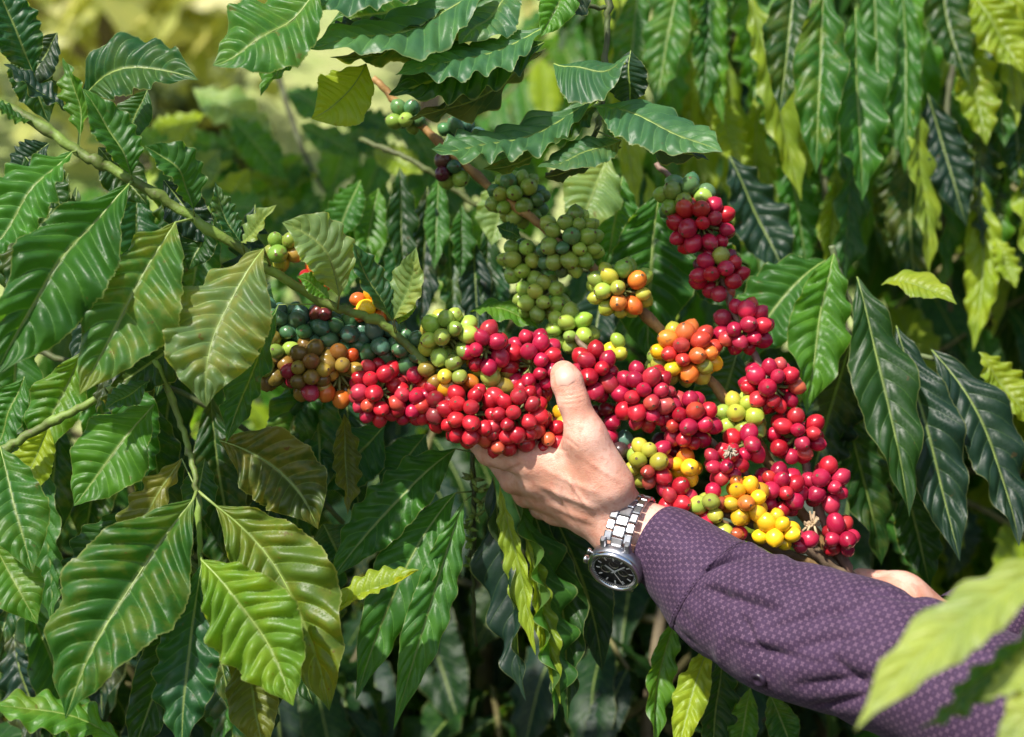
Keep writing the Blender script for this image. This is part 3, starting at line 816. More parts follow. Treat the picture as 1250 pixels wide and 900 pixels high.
# ---- pale blurred shoot behind the left branch
FD = branch('soft-focus pale shoot behind the left branch under the bright clearing', (400, 200, 2.0), GL)
stem(FD, [(330, 60, 2.0), (372, 190, 2.0), (420, 260, 2.0), (470, 330, 2.0)], 3.5, 3, (.12, .14, .08))
for x, y, x2, y2, w, tn in ((236, 108, 335, 170, 64, 'pa'), (330, 150, 250, 200, 56, 'bg'), (370, 190, 300, 250, 60, 'br'), (375, 200, 345, 290, 46, 'md'), (390, 215, 300, 215, 44, 'ye'),
                           (400, 230, 430, 310, 50, 'br'), (250, 140, 180, 165, 40, 'ye'), (300, 180, 210, 175, 44, 'br'), (420, 250, 480, 300, 44, 'bg'), (330, 240, 290, 330, 56, 'md'), (470, 180, 440, 260, 50, 'bg'), (500, 170, 530, 260, 50, 'br'), (210, 190, 260, 260, 56, 'bg'), (430, 160, 400, 240, 56, 'br'), (455, 230, 400, 330, 56, 'bg'), (350, 110, 420, 150, 50, 'bg'), (390, 250, 350, 340, 60, 'bg'), (540, 190, 520, 290, 60, 'br'), (290, 200, 230, 290, 60, 'bg'), (440, 290, 470, 380, 56, 'bg'), (600, 160, 570, 250, 50, 'bg')):
    lf(FD, (x, y, 1.95), (x2, y2, 1.9), w, (R.uniform(-.3, .3), -1, .7), tint=tn, fold=20, wave=.1)

fdr = random.Random(5)
for i in range(40):
    x = 120 + 470 * (i + fdr.random()) / 40
    y = fdr.uniform(120, 300)
    a = fdr.uniform(-1.3, 1.3)
    L = fdr.uniform(70, 120)
    dd = fdr.uniform(1.6, 2.0)
    lf(FD, (x, y, dd), (x + L * math.sin(a), y + L * .8 * math.cos(a), dd - .04), fdr.uniform(36, 52), (fdr.uniform(-.4, .4), -1, fdr.uniform(.4, .9)), tint=fdr.choice(('bg', 'br', 'pa', 'md', 'bg', 'ye')), fold=20)

# ------------------------------------------------------------------ background coffee shrubs
VAR = []
for k in range(7):
    L = 1.0
    dr = R.uniform(.02, .16)
    mb = leaf_blade((0, 0, 0), (0, .5, dr), (0, 1, -dr * .3), R.uniform(.33, .40), (0, 0, 1), (0, .2, 1), R.uniform(16, 34), R.uniform(.09, .14), .05, .25, 24, 4, 900 + k)
    VAR.append(mb)
VARM = [mb.build('shrub_leaf', [LEAF, RIB]) for mb in VAR]


def proj(p):
    d = max(p[1], 1e-3)
    return 625 + p[0] / (PXW * d), 450 - (p[2] - CZ) / (PXW * d)


def shrub(x, y, h, label, seed, nb=15, reach=.55, lean=0.0, tints=('md', 'dk', 'dk', 'nv', 'te'), zlo=.25, keep=95, ll=(.13, .21), over=()):
    r = random.Random(seed)
    root = empty('coffee_shrub', (x, y, 0), label, 'coffee shrub', 'coffee shrubs in the row behind')
    pts = [(x + lean * t + r.uniform(-.015, .015), y + r.uniform(-.015, .015), h * t) for t in np.linspace(0, 1, 7)]
    c = catmull(pts, 5)
    mb = MB()
    mb.add(*tube(c, np.linspace(.022, .006, len(c)), 9))
    link('trunk', mb.build('trunk', [BARK], org=(x, y, 0)), root, (x, y, 0), (.15, .12, .08))
    bm_ = MB()
    leaves = []
    for b in range(nb + len(over)):
        z = zlo + (h - zlo) * (b + r.random()) / nb
        for sgn in ((0, 1) if b < nb else (0,)):
            az = b * 1.9 + sgn * math.pi + r.uniform(-.4, .4)
            dx, dy = math.cos(az), math.sin(az)
            L = reach * r.uniform(.65, 1.1) * (1.12 - .55 * (z / h) ** 2)
            o = np.array([x + lean * z / h, y, z])
            e = o + np.array([dx * L, dy * L, .10 - .28 * r.random() - .1])
            m = (o + e) / 2 + np.array([0, 0, .08])
            if b >= nb:          # unseen branches added above the frame to shade the lower background
                e = np.array(over[b - nb]); o = np.array([x + lean * .9, y, min(h, e[2]) - .1]); m = (o + e) / 2 + np.array([0, 0, .12])
                dx, dy = (e - o)[:2] / np.linalg.norm((e - o)[:2])
            q = catmull([o, m, e], 8)
            bm_.add(*tube(q, np.linspace(.006, .0025, len(q)), 5))
            S = np.concatenate([[0], np.cumsum(np.linalg.norm(np.diff(q, axis=0), axis=1))])
            for s in np.arange(.1, S[-1] + .01, .058):
                pp = np.array([np.interp(s, S, q[:, i]) for i in range(3)])
                for sd in (-1, 1):
                    side = np.array([-dy * sd, dx * sd, 0])
                    t = .5 * side + .3 * np.array([dx, dy, 0]) + np.array([0, 0, -r.uniform(.5, 1.3)]) + np.array([r.gauss(0, .2), r.gauss(0, .2), r.gauss(0, .15)])
                    t /= np.linalg.norm(t)
                    n = np.array([dx, dy, 0]) * .5 + side * .35 + np.array([0, 0, .8]) + np.array([r.gauss(0, .25), r.gauss(0, .25), 0])
                    n = n - t * np.dot(n, t)
                    n /= np.linalg.norm(n)
                    leaves.append((pp, t, n, r.uniform(*ll) * (.75 if s > S[-1] - .05 else 1), r.randrange(len(VAR)), r.choice(tints)))
    link('branches', bm_.build('branches', [BARK], org=(x, y, 0)), root, (x, y, 0), (.13, .12, .05))
    # the leaves that show largest become parts, the rest one mass
    sc = []
    for i, (pp, t, n, L, k, tn) in enumerate(leaves):
        c = pp + t * L * .5
        u, v = proj(c)
        vis = 1 if (-30 < u < 1280 and -30 < v < 930) else 0
        sc.append((vis * (abs(n[1]) + .3) * L / c[1] ** 4, i))
    sc.sort(reverse=True)
    big = set(i for s, i in sc[:keep] if s > 0)
    rest = MB()
    cols = {}
    for i, (pp, t, n, L, k, tn) in enumerate(leaves):
        s = np.cross(t, n)
        if i in big:
            o = bpy.data.objects.new('leaf', VARM[k])
            COL.objects.link(o)
            o.parent = root
            M = Matrix(((s[0], t[0], n[0], 0), (s[1], t[1], n[1], 0), (s[2], t[2], n[2], 0), (0, 0, 0, 1)))
            o.rotation_mode = 'QUATERNION'
            o.rotation_quaternion = M.to_quaternion()
            o.scale = (L, L, L)
            o.location = Vector(pp) - root.location
            cc = TINT[tn]
            kk = r.uniform(.8, 1.2)
            o.color = (cc[0] * kk, cc[1] * kk, cc[2] * kk, 1 - (r.random() < .15) * r.uniform(0, .4))
        else:
            cols.setdefault(tn, []).append((pp, t, n, s, L, k))
    if cols:
        verts = rest
        for tn, lst in cols.items():
            for pp, t, n, s, L, k in lst:
                A_ = np.array(VAR[k].v)
                W = pp + L * (A_[:, :1] * s + A_[:, 1:2] * t + A_[:, 2:] * n)
                rest.add(W, VAR[k].f, VAR[k].u, VAR[k].m)
        o = link('foliage', rest.build('foliage', [LEAF, RIB], org=(x, y, 0)), root, (x, y, 0), (*TINT[tints[0]], 1))
        o['kind'] = 'stuff'
    return root


shrub(-.62, 1.75, 1.40, 'dark low coffee shrub behind the drooping leaves at lower left', 1, nb=18, reach=.5, tints=('md', 'dk', 'dk', 'nv'))
shrub(-.04, 1.85, 1.44, 'coffee shrub tinted for deep shade straight below the hand', 2, nb=18, reach=.5, tints=('dd', 'dd', 'nv', 'dk'))
over = [(-.35 - .13 * k + (k % 2) * .05, 1.0 + .10 * ((k * 3) % 4), 2.02 + .05 * (k % 3)) for k in range(8)] + [(-.3, 1.3, 2.1), (-.2, 1.1, 2.0), (-.2, 1.3, 2.0)]  # ends of the unseen branches added to cast shade
shrub(.44, 2.0, 2.1, 'tall coffee shrub whose leaves hang behind the red cherries', 3, nb=24, reach=.5, tints=('md', 'dk', 'bg', 'nv', 'ye'), over=over)
shrub(.88, 1.95, 2.4, 'tall dark coffee shrub filling the right edge', 4, nb=26, reach=.55, tints=('dk', 'md', 'nv', 'ye', 'te'))
shrub(.30, 2.7, 2.6, 'farther tall coffee shrub seen between the hanging leaves at top right', 5, nb=24, reach=.65, tints=('bg', 'md', 'ye', 'dk'), keep=70)
shrub(-.45, 2.6, 1.62, 'soft-focus sunlit coffee shrub left of centre below the clearing', 6, nb=18, reach=.6, tints=('br', 'bg', 'ye', 'md'), keep=80)
shrub(-1.25, 2.5, 1.6, 'coffee shrub at the far left in front of the clearing', 7, nb=16, reach=.55, tints=('bg', 'md', 'dk'), keep=60)
shrub(1.45, 2.7, 2.6, 'far coffee shrub at the right behind the dark one', 8, nb=22, reach=.65, tints=('dk', 'md', 'bg'), keep=50)
shrub(.16, 1.55, 1.06, 'low shade-tinted coffee shrub under the sleeve', 9, nb=14, reach=.45, tints=('dd', 'nv', 'dk'), keep=70)
shrub(-.36, 1.52, 1.04, 'low shade-tinted coffee shrub between the lower left spray and the hand', 10, nb=14, reach=.45, tints=('dd', 'nv', 'dk'), keep=70)
shrub(-.42, 1.40, 1.16, 'small shade-tinted coffee shrub tucked behind the big leaves at lower left edge', 12, nb=14, reach=.3, tints=('dd', 'dk', 'nv'), keep=60, lean=-.05)
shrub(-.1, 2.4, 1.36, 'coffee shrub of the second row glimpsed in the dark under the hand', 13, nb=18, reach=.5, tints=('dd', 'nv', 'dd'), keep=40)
shrub(.35, 2.5, 1.4, 'shade-tinted coffee shrub of the second row behind the sleeve', 14, nb=18, reach=.5, tints=('dd', 'nv', 'dd'), keep=40)
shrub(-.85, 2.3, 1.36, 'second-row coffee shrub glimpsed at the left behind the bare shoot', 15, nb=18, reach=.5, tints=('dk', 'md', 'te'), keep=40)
shrub(.95, 2.9, 2.7, 'far pale coffee shrub glimpsed through the upper right leaves', 11, nb=22, reach=.65, tints=('bg', 'ye', 'md'), keep=50)

# ------------------------------------------------------------------ the person: body, shirt, watch
def surface_nets(fn, lo, hi, h):
    lo = np.array(lo, float)
    nx, ny, nz = [int(math.ceil((b - a) / h)) + 1 for a, b in zip(lo, hi)]
    X, Y, Z = np.meshgrid(lo[0] + h * np.arange(nx), lo[1] + h * np.arange(ny), lo[2] + h * np.arange(nz), indexing='ij')
    D = fn(X.astype(np.float32), Y.astype(np.float32), Z.astype(np.float32))
    ins = D < 0
    acc = np.zeros((nx - 1, ny - 1, nz - 1, 3), np.float32)
    cnt = np.zeros((nx - 1, ny - 1, nz - 1), np.float32)
    offs = [(i, j, k) for i in (0, 1) for j in (0, 1) for k in (0, 1)]
    sl = lambda o: tuple(slice(o[a], D.shape[a] - 1 + o[a]) for a in range(3))
    for a in range(3):
        for o in offs:
            if o[a]: continue
            p = list(o); p[a] = 1
            d0, d1 = D[sl(o)], D[sl(p)]
            cr = (d0 < 0) != (d1 < 0)
            t = np.where(cr, d0 / np.where(cr, d0 - d1, 1), 0)
            for b in range(3):
                acc[..., b] += np.where(cr, (o[b] + t) if b == a else o[b], 0)
            cnt += cr
    act = cnt > 0
    idx = -np.ones(act.shape, np.int64)
    cells = np.argwhere(act)
    idx[act] = np.arange(len(cells))
    V = lo + h * (cells + acc[act] / cnt[act][:, None])
    F = []
    for a in range(3):
        b, c = (a + 1) % 3, (a + 2) % 3
        s0 = [slice(None)] * 3; s1 = [slice(None)] * 3
        s0[a] = slice(0, D.shape[a] - 1); s1[a] = slice(1, D.shape[a])
        ch = ins[tuple(s0)] != ins[tuple(s1)]
        e = np.argwhere(ch)
        flip = ins[tuple(s0)][ch]
        ok = (e[:, b] > 0) & (e[:, c] > 0) & (e[:, b] < D.shape[b] - 1) & (e[:, c] < D.shape[c] - 1)
        e, flip = e[ok], flip[ok]
        q = []
        for ob, oc in ((-1, -1), (0, -1), (0, 0), (-1, 0)):
            k = e.copy(); k[:, b] += ob; k[:, c] += oc
            q.append(idx[k[:, 0], k[:, 1], k[:, 2]])
        q = np.stack(q, 1)
        q[~flip] = q[~flip][:, ::-1]
        F.append(q)
    return V, np.concatenate(F)


def cap_sdf(a, b, ra, rb):
    a, b = np.array(a, np.float32), np.array(b, np.float32)
    ba = b - a
    L2 = float(ba @ ba)
    def f(X, Y, Z):
        px, py, pz = X - a[0], Y - a[1], Z - a[2]
        t = np.clip((px * ba[0] + py * ba[1] + pz * ba[2]) / L2, 0, 1)
        return np.sqrt((px - t * ba[0]) ** 2 + (py - t * ba[1]) ** 2 + (pz - t * ba[2]) ** 2) - (ra + (rb - ra) * t)
    return f


def ell_sdf(c, r, axes=None):
    c = np.array(c, np.float32)
    r = np.array(r, np.float32)
    A = np.eye(3, dtype=np.float32) if axes is None else np.array(axes, np.float32)
    def f(X, Y, Z):
        d = [X - c[0], Y - c[1], Z - c[2]]
        q = [sum(A[i][j] * d[j] for j in range(3)) / r[i] for i in range(3)]
        k0 = np.sqrt(q[0] ** 2 + q[1] ** 2 + q[2] ** 2)
        k1 = np.sqrt((q[0] / r[0]) ** 2 + (q[1] / r[1]) ** 2 + (q[2] / r[2]) ** 2) + 1e-9
        return k0 * (k0 - 1) / k1
    return f


def smin(a, b, k):
    h = np.clip(0.5 + 0.5 * (b - a) / k, 0, 1)
    return b + (a - b) * h - k * h * (1 - h)


def union(prims):
    def f(X, Y, Z):
        d = None
        for fn, k in prims:
            e = fn(X, Y, Z)
            d = e if d is None else smin(d, e, k)
        return d
    return f


D0 = 1.05


def H3(px, py, mm):        # hand point: pixel at the hand's own depth, mm behind that plane
    q = P(px, py, D0)
    return np.array([q.x, q.y + mm * .001, q.z])


mmr = .001
fingers = []
wr = H3(762, 640, 4)
hw_ = H3(742, 616, 8)
cmc = H3(744, 590, -12)
# thumb
prims = [(cap_sdf(H3(714, 532, -20), H3(698, 488, -22), .0135, .0108), .004), (cap_sdf(H3(698, 488, -22), H3(691, 466, -20), .0110, .0112), .004),
         (cap_sdf(H3(691, 466, -20), H3(687, 456, -17), .0112, .0095), .004),
         (cap_sdf(cmc, H3(714, 532, -20), .0175, .0145), .008)]
mcp = [H3(652, 562, 10), H3(659, 585, 19), H3(667, 606, 33), H3(682, 628, 46)]
roots = [H3(738, 604, 4), H3(736, 614, 12), H3(736, 626, 22), H3(738, 636, 32)]
pip = [H3(598, 553, 24), H3(628, 591, 46), H3(644, 612, 62), H3(664, 631, 74)]
dip = [H3(574, 532, 52), H3(606, 566, 74), H3(622, 586, 90), H3(645, 605, 96)]
tipf = [H3(588, 512, 70), H3(606, 538, 92), H3(617, 560, 106), H3(636, 584, 108)]
rad = [(.0145, .0112, .0098, .0085), (.0145, .0112, .0100, .0088), (.0135, .0105, .0095, .0082), (.0125, .0095, .0085, .0075)]
for i in range(4):
    prims.append((cap_sdf(roots[i], mcp[i], .0165, rad[i][0]), .010))
for i in range(4):
    a, b, c, d = rad[i]
    prims += [(cap_sdf(mcp[i], pip[i], a, b), .005), (cap_sdf(pip[i], dip[i], b, c), .003), (cap_sdf(dip[i], tipf[i], c, d), .003)]
prims += [(cap_sdf(H3(706, 546, -6), H3(728, 588, -6), .0125, .016), .012),       # first web
          (cap_sdf(H3(676, 560, 6), H3(722, 592, 2), .012, .016), .012),
          (cap_sdf(H3(690, 600, 28), H3(722, 626, 22), .017, .019), .012),       # palm
          (cap_sdf(H3(742, 614, 10), H3(765, 648, 8), .0215, .0215), .014),
          (cap_sdf(H3(738, 622, 22), H3(766, 652, 20), .0195, .0205), .012),
          (cap_sdf(H3(765, 648, 8), H3(800, 664, 0), .0215, .0235), .012),
          (cap_sdf(H3(766, 652, 20), H3(802, 668, 10), .0205, .0235), .012),
          (cap_sdf(H3(800, 664, 4), H3(850, 692, -6), .0245, .030), .012)]
allp = np.array([wr, cmc] + mcp + pip + dip + tipf + [H3(687, 438, -30), H3(850, 692, -6)])
lo, hi = allp.min(0) - .034, allp.max(0) + .034
hi[0] = H3(846, 0, 0)[0]
HV, HF = surface_nets(union(prims), lo, hi, .0011)
# creases, tendons, knuckles and veins pressed into the skin
Nrm = np.zeros_like(HV)
fn_ = np.cross(HV[HF[:, 2]] - HV[HF[:, 0]], HV[HF[:, 3]] - HV[HF[:, 1]])
for j in range(4): np.add.at(Nrm, HF[:, j], fn_)
Nrm /= np.linalg.norm(Nrm, axis=1)[:, None] + 1e-12


def seg_dist(V, a, b):
    ba = b - a
    t = np.clip(((V - a) @ ba) / (ba @ ba), 0, 1)
    return np.linalg.norm(V - a - t[:, None] * ba, axis=1), t


disp = np.zeros(len(HV))
tx, ty = np.array([11.0, -3.0]), np.array([3.0, 11.0])
ipx = HV[:, 0] / (PXW * HV[:, 1]) + 625
ipy = 450 - (HV[:, 2] - CZ) / (PXW * HV[:, 1])
front = Nrm[:, 1] < -.1
def line2(x0, y0, x1, y1, w, amp, bow=0):
    dx, dy = x1 - x0, y1 - y0
    L = math.hypot(dx, dy)
    s = ((ipx - x0) * dx + (ipy - y0) * dy) / L
    e = ((ipx - x0) * -dy + (ipy - y0) * dx) / L - bow * 4 * (s / L) * (1 - s / L)
    m = np.exp(-(e / w) ** 2) * np.clip(1.3 - np.abs(2 * s / L - 1) ** 2 * 1.3, 0, 1) * front * (HV[:, 1] < D0 + .03)
    return m * amp
disp -= line2(680, 484, 715, 477, 1.3, .0007, 2) + line2(680, 488, 716, 483, 1.3, .0008, 2) + line2(681, 493, 716, 489, 1.4, .0007, 2) + line2(684, 478, 710, 473, 1.1, .0004, 2)
disp -= line2(690, 533, 708, 548, 1.6, .0006, 1) + line2(676, 545, 694, 552, 1.6, .0006, 1)
disp += line2(655, 566, 735, 604, 4, .0009, 2) + line2(650, 588, 733, 622, 4, .0011, 1) + line2(664, 612, 730, 640, 4, .0009, 1)
disp += line2(712, 556, 765, 590, 3, .0007, 3) + line2(690, 575, 730, 628, 2.6, .0008, 4) + line2(668, 590, 705, 640, 2.5, .0007, -3)
disp -= line2(640, 566, 614, 578, 2.5, .0010, 0)
HV = HV + Nrm * disp[:, None]


def skin_material():
    t = NT('skin')
    tc = t.n('TexCoord')
    o = tc.outputs['Object']
    n = t.noise(o, 38.0, 4.0)
    n2 = t.noise(o, 900.0, 2.0)
    n3 = t.noise(o, 160.0, 3.0)
    vo = t.n('TexVoronoi', Vector=o, Scale=900.0)
    c = t.mix(t.ss(n, .35, .68), (.60, .29, .20), (.74, .44, .345))
    c = t.mix(t.m('MULTIPLY', t.ss(n3, .50, .68), .5), c, (.54, .21, .15))
    c = t.mix(t.m('MULTIPLY', t.ss(n2, .66, .72), .3), c, (.40, .18, .10))
    pr = t.n('BsdfPrincipled', Base_Color=c, Roughness=t.m('ADD', .40, t.m('MULTIPLY', n3, .2)))
    pr.inputs['Subsurface Weight'].default_value = .22
    pr.inputs['Subsurface Radius'].default_value = (.006, .002, .001)
    pr.inputs['Subsurface Scale'].default_value = 1.0
    h = t.m('ADD', t.m('MULTIPLY', vo.outputs[0], .5), t.m('ADD', n3, t.m('MULTIPLY', n2, .4)))
    t.put(pr.inputs['Normal'], t.n('Bump', Strength=.42, Distance=.0009, Height=h).outputs[0])
    return t.done(pr)


SKIN = skin_material()
NAIL = simple('nail', (.64, .36, .28), .42, nscale=60, namp=.08)
body = MB()
body.add(HV, [tuple(f) for f in HF])
# rest of the body: covered forearm, upper arms, trunk, head, other hand
elbow = P(1285, 912, .885)
shL, shR = Vector((.60, .86, CZ + .10)), Vector((.66, 1.24, CZ + .10))
fore0 = P(838, 690, 1.045)
prb = [(cap_sdf(P(846, 694, 1.04), elbow, .027, .027), .01), (cap_sdf(elbow, shL, .029, .042), .01), (cap_sdf(shL, shR, .06, .06), .05)]
trunk_ = Vector((.64, 1.05, CZ - .15))
prb += [(ell_sdf((.66, 1.05, CZ - .1), (.11, .17, .28)), .06), (ell_sdf((.66, 1.05, CZ - .4), (.11, .15, .18)), .06),
        (cap_sdf((.65, 1.05, CZ + .1), (.625, 1.05, CZ + .24), .058, .054), .03)]
hc = Vector((.60, 1.05, CZ + .33))
prb += [(ell_sdf(hc + Vector((.01, 0, .03)), (.098, .076, .10)), .02), (ell_sdf(hc + Vector((-.035, 0, -.06)), (.055, .055, .06)), .03),
        (cap_sdf(hc + Vector((-.095, 0, .015)), hc + Vector((-.112, 0, -.025)), .009, .014), .012),
        (ell_sdf(hc + Vector((-.083, 0, -.066)), (.012, .026, .006)), .008), (ell_sdf(hc + Vector((-.081, 0, -.080)), (.012, .022, .007)), .008),
        (ell_sdf(hc + Vector((.0, .078, -.005)), (.018, .01, .032)), .006), (ell_sdf(hc + Vector((.0, -.078, -.005)), (.018, .01, .032)), .006)]
elR = Vector((.60, 1.26, CZ - .20))
wrR = P(1146, 778, 1.15)
prb += [(cap_sdf(shR, elR, .042, .034), .01), (cap_sdf(elR, wrR, .034, .025), .01)]
knk = P(1072, 706, 1.125)
prb += [(cap_sdf(wrR, P(1098, 736, 1.135), .025, .026), .012)]
for i in range(4):
    z = -.018 * i
    k = P(1066 + i * 3, 722, 1.118) + Vector((0, .004 * i, z))
    k2 = P(1040 + i * 2, 716, 1.10) + Vector((0, 0, z))
    k3 = k2 + Vector((-.012, .02, -.006))
    k4 = k3 + Vector((.012, .022, 0))
    prb += [(cap_sdf(P(1100, 736, 1.135) + Vector((0, 0, z * .6)), k, .014, .0115), .008), (cap_sdf(k, k2, .0105, .0092), .003), (cap_sdf(k2, k3, .0092, .0088), .002), (cap_sdf(k3, k4, .0088, .008), .002)]
prb += [(cap_sdf(P(1098, 730, 1.14), P(1074, 714, 1.15), .014, .0115), .008), (cap_sdf(P(1074, 714, 1.15), P(1050, 706, 1.145), .0112, .009), .003)]
bl = np.array([.27, .80, CZ - .62]); bh = np.array([.80, 1.36, CZ + .48])
bl[0] = P(1000, 0, 1.1)[0]
BV, BF = surface_nets(union(prb), (P(842, 0, 1.045)[0], .78, CZ - .62), (.82, 1.36, CZ + .48), .0042)
body.add(BV, [tuple(f) for f in BF])
porg = Vector((.66, 1.05, 0))
person = link('person', body.build('person', [SKIN], org=porg), None, porg)
tag(person, 'person in purple patterned shirt reaching in from the right and cupping red cherries', 'person')
sm = person.modifiers.new('smooth', 'SMOOTH')
sm.factor = .5
sm.iterations = 2

# thumbnail
nm = MB()
na = np.array([689.5, 460.0]); nd = np.array([-3.2, -12.0]); nl = np.linalg.norm(nd); nd = nd / nl; ns = np.array([-nd[1], nd[0]])
mask = (HV[:, 1] < D0)
from mathutils.bvhtree import BVHTree
bvh = BVHTree.FromPolygons([tuple(v) for v in HV], [tuple(int(i) for i in f) for f in HF])
gv, gf = [], []
nn, mm_ = 9, 11
for i in range(mm_):
    for j in range(nn):
        a = (i / (mm_ - 1) * 2 - 1); b = (j / (nn - 1) * 2 - 1)
        wv = 11.5 * (1 - .08 * a) * (math.sqrt(max(0, 1 - max(0, abs(a) - .45) ** 2 / .302)) if abs(a) > .45 else 1)
        q = na + nd * (a * 12.5 + .5) + ns * b * wv
        o_ = Vector((0, 0, CZ))
        dr = (P(q[0], q[1], 1.0) - o_).normalized()
        hit = bvh.ray_cast(o_, dr)
        loc = hit[0] if hit[0] is not None else P(q[0], q[1], D0 - .02)
        nrm = hit[1] if hit[0] is not None else Vector((0, -1, 0))
        edge = max(abs(a), abs(b))
        gv.append(loc + Vector((0, -1, .15)) * (.0004 if edge < .99 else .0001))
for i in range(mm_ - 1):
    for j in range(nn - 1):
        gf.append((i * nn + j, i * nn + j + 1, (i + 1) * nn + j + 1, (i + 1) * nn + j))
nm.add(gv, gf)
tn_ = link('fingernail', nm.build('fingernail', [NAIL], org=gv[0]), person, gv[0])

# ---- shirt
def shirt_material(name):
    t = NT(name)
    uv = t.n('UVMap').outputs[0]
    sc = t.vmul(uv, (225.0, 225.0, 1))
    rot = t.n('VectorRotate', Vector=sc, Angle=math.radians(45))
    fr = t.n('VectorMath', 'FRACTION', i0=rot.outputs[0]).outputs[0]
    x = t.n('SeparateXYZ', i0=fr)
    a = t.m('ABSOLUTE', t.m('SUBTRACT', x.outputs[0], .5))
    b = t.m('ABSOLUTE', t.m('SUBTRACT', x.outputs[1], .5))
    mn, mx = t.m('MINIMUM', a, b), t.m('MAXIMUM', a, b)
    # a little four-petalled cross in every lattice cell
    petal = t.m('MULTIPLY', t.ss(mn, .12, .05), t.ss(mx, .36, .28))
    core = t.ss(t.m('ADD', a, b), .10, .05)
    dotc = t.ss(t.m('SUBTRACT', 1.0, t.m('ADD', a, b)), .16, .08)
    tc = t.n('TexCoord').outputs['Object']
    n = t.noise(tc, 60.0, 3.0)
    fine = t.noise(tc, 1500.0, 2.0)
    ground = t.mix(t.ss(n, .3, .7), (.035, .017, .042), (.051, .026, .060))
    c = t.mix(t.m('MULTIPLY', petal, .7), ground, (.15, .088, .138))
    c = t.mix(t.m('MULTIPLY', dotc, .35), c, (.12, .08, .15))
    c = t.mix(core, c, (.05, .02, .06))
    wx = t.n('TexWave', Vector=t.vmul(uv, (1, 1, 1)), Scale=900.0)
    pr = t.n('BsdfPrincipled', Base_Color=c, Roughness=.8)
    pr.inputs['Sheen Weight'].default_value = .06
    pr.inputs['Specular IOR Level'].default_value = .25
    t.put(pr.inputs['Normal'], t.n('Bump', Strength=.35, Distance=.0005, Height=t.m('ADD', fine, t.m('MULTIPLY', n, .6))).outputs[0])
    return t.done(pr)


SHIRT = shirt_material('purple_shirt_cloth')


def cloth_tube(path, rads, sides, folds, flat=1.0, up=(0, -1, 0), seed=0, nper=14, thick=.0012, inner=True):
    """sleeve: radius along the path, plus folds(angle, s) metres of relief"""
    c = catmull(path, nper)
    m = len(c)
    kk = np.linspace(0, len(path) - 1, m)
    rr = np.interp(kk, range(len(path)), rads)
    for _ in range(6): rr[1:-1] = (rr[:-2] + rr[1:-1] * 2 + rr[2:]) / 4
    t = np.gradient(c, axis=0); t /= np.linalg.norm(t, axis=1)[:, None]
    s0 = np.cross(t[0], np.array(up, float)); V, U = [], []
    S = np.concatenate([[0], np.cumsum(np.linalg.norm(np.diff(c, axis=0), axis=1))])
    for i in range(m):
        s0 = s0 - t[i] * (s0 @ t[i]); s0 /= np.linalg.norm(s0)
        b0 = np.cross(t[i], s0)
        for k in range(sides + 1):
            w = 2 * math.pi * k / sides
            r = rr[i] + folds(w, S[i])
            V.append(c[i] + r * (math.cos(w) * s0 + math.sin(w) * b0 * flat))
            U.append((k / sides * 2 * math.pi * .038, S[i]))
    q = sides + 1
    F_ = [(i * q + k, i * q + k + 1, (i + 1) * q + k + 1, (i + 1) * q + k) for i in range(m - 1) for k in range(sides)]
    return V, F_, U, c, rr


path = [P(800, 664, 1.050), P(820, 674, 1.042), P(846, 696, 1.034), P(888, 730, 1.02), P(965, 768, .985), P(1095, 812, .94), P(1230, 878, .90), elbow, elbow + (shL - elbow) * .25, (shL + elbow) / 2, shL, shL + Vector((.05, .06, .0))]
path = [np.array(q) for q in path]


# where the camera-facing side lies: angle 3pi/2-ish; folds given as bumps (angle, position, along-angle width, along width, height)
def gfold(w, s, w0, s0, dw, ds, amp, slope=0.0):
    d = (w - w0 + math.pi) % (2 * math.pi) - math.pi
    return amp * math.exp(-(d / dw) ** 2) * math.exp(-(((s - s0) - slope * d) / ds) ** 2)


fr_ = random.Random(3)
FOLD = [(fr_.uniform(0, 6.28), fr_.uniform(.07, .34), fr_.uniform(.3, .9), fr_.uniform(.004, .010), fr_.uniform(-.0030, .0026), fr_.uniform(-.035, .035)) for _ in range(90)]
CUFFL = .052


def sleeve_fold(w, s):
    z = 0.0
    for f in FOLD:
        z += gfold(w, s, f[0], f[1], f[2], f[3], f[4], f[5])
    z += .0018 * math.sin(3 * w + 26 * s) * min(1, s / .1)
    # tucks gathered where the cuff is sewn on
    z += .0012 * abs(math.sin(7.5 * w + 1.0)) * math.exp(-((s - CUFFL - .012) / .018) ** 2)
    return z + line_folds(w, s)


LINES = []
_v, _f, _u, _c, _r = cloth_tube(path, [.0290, .0315, .0360, .0425, .0475, .0485, .052, .057, .060, .066, .075, .08], 48, lambda w, s: 0.0, nper=14)
_bv = BVHTree.FromPolygons([tuple(x) for x in _v], [tuple(x) for x in _f])


def ws_at(px, py):
    o_ = Vector((0, 0, CZ))
    h = _bv.ray_cast(o_, (P(px, py, 1) - o_).normalized())
    if h[0] is None: return None
    f = _f[h[2]]
    k = min(f, key=lambda i: (Vector(_v[i]) - h[0]).length)
    vs = [_u[i] for i in f]
    return sum(a for a, b in vs) / 4 / .038, sum(b for a, b in vs) / 4


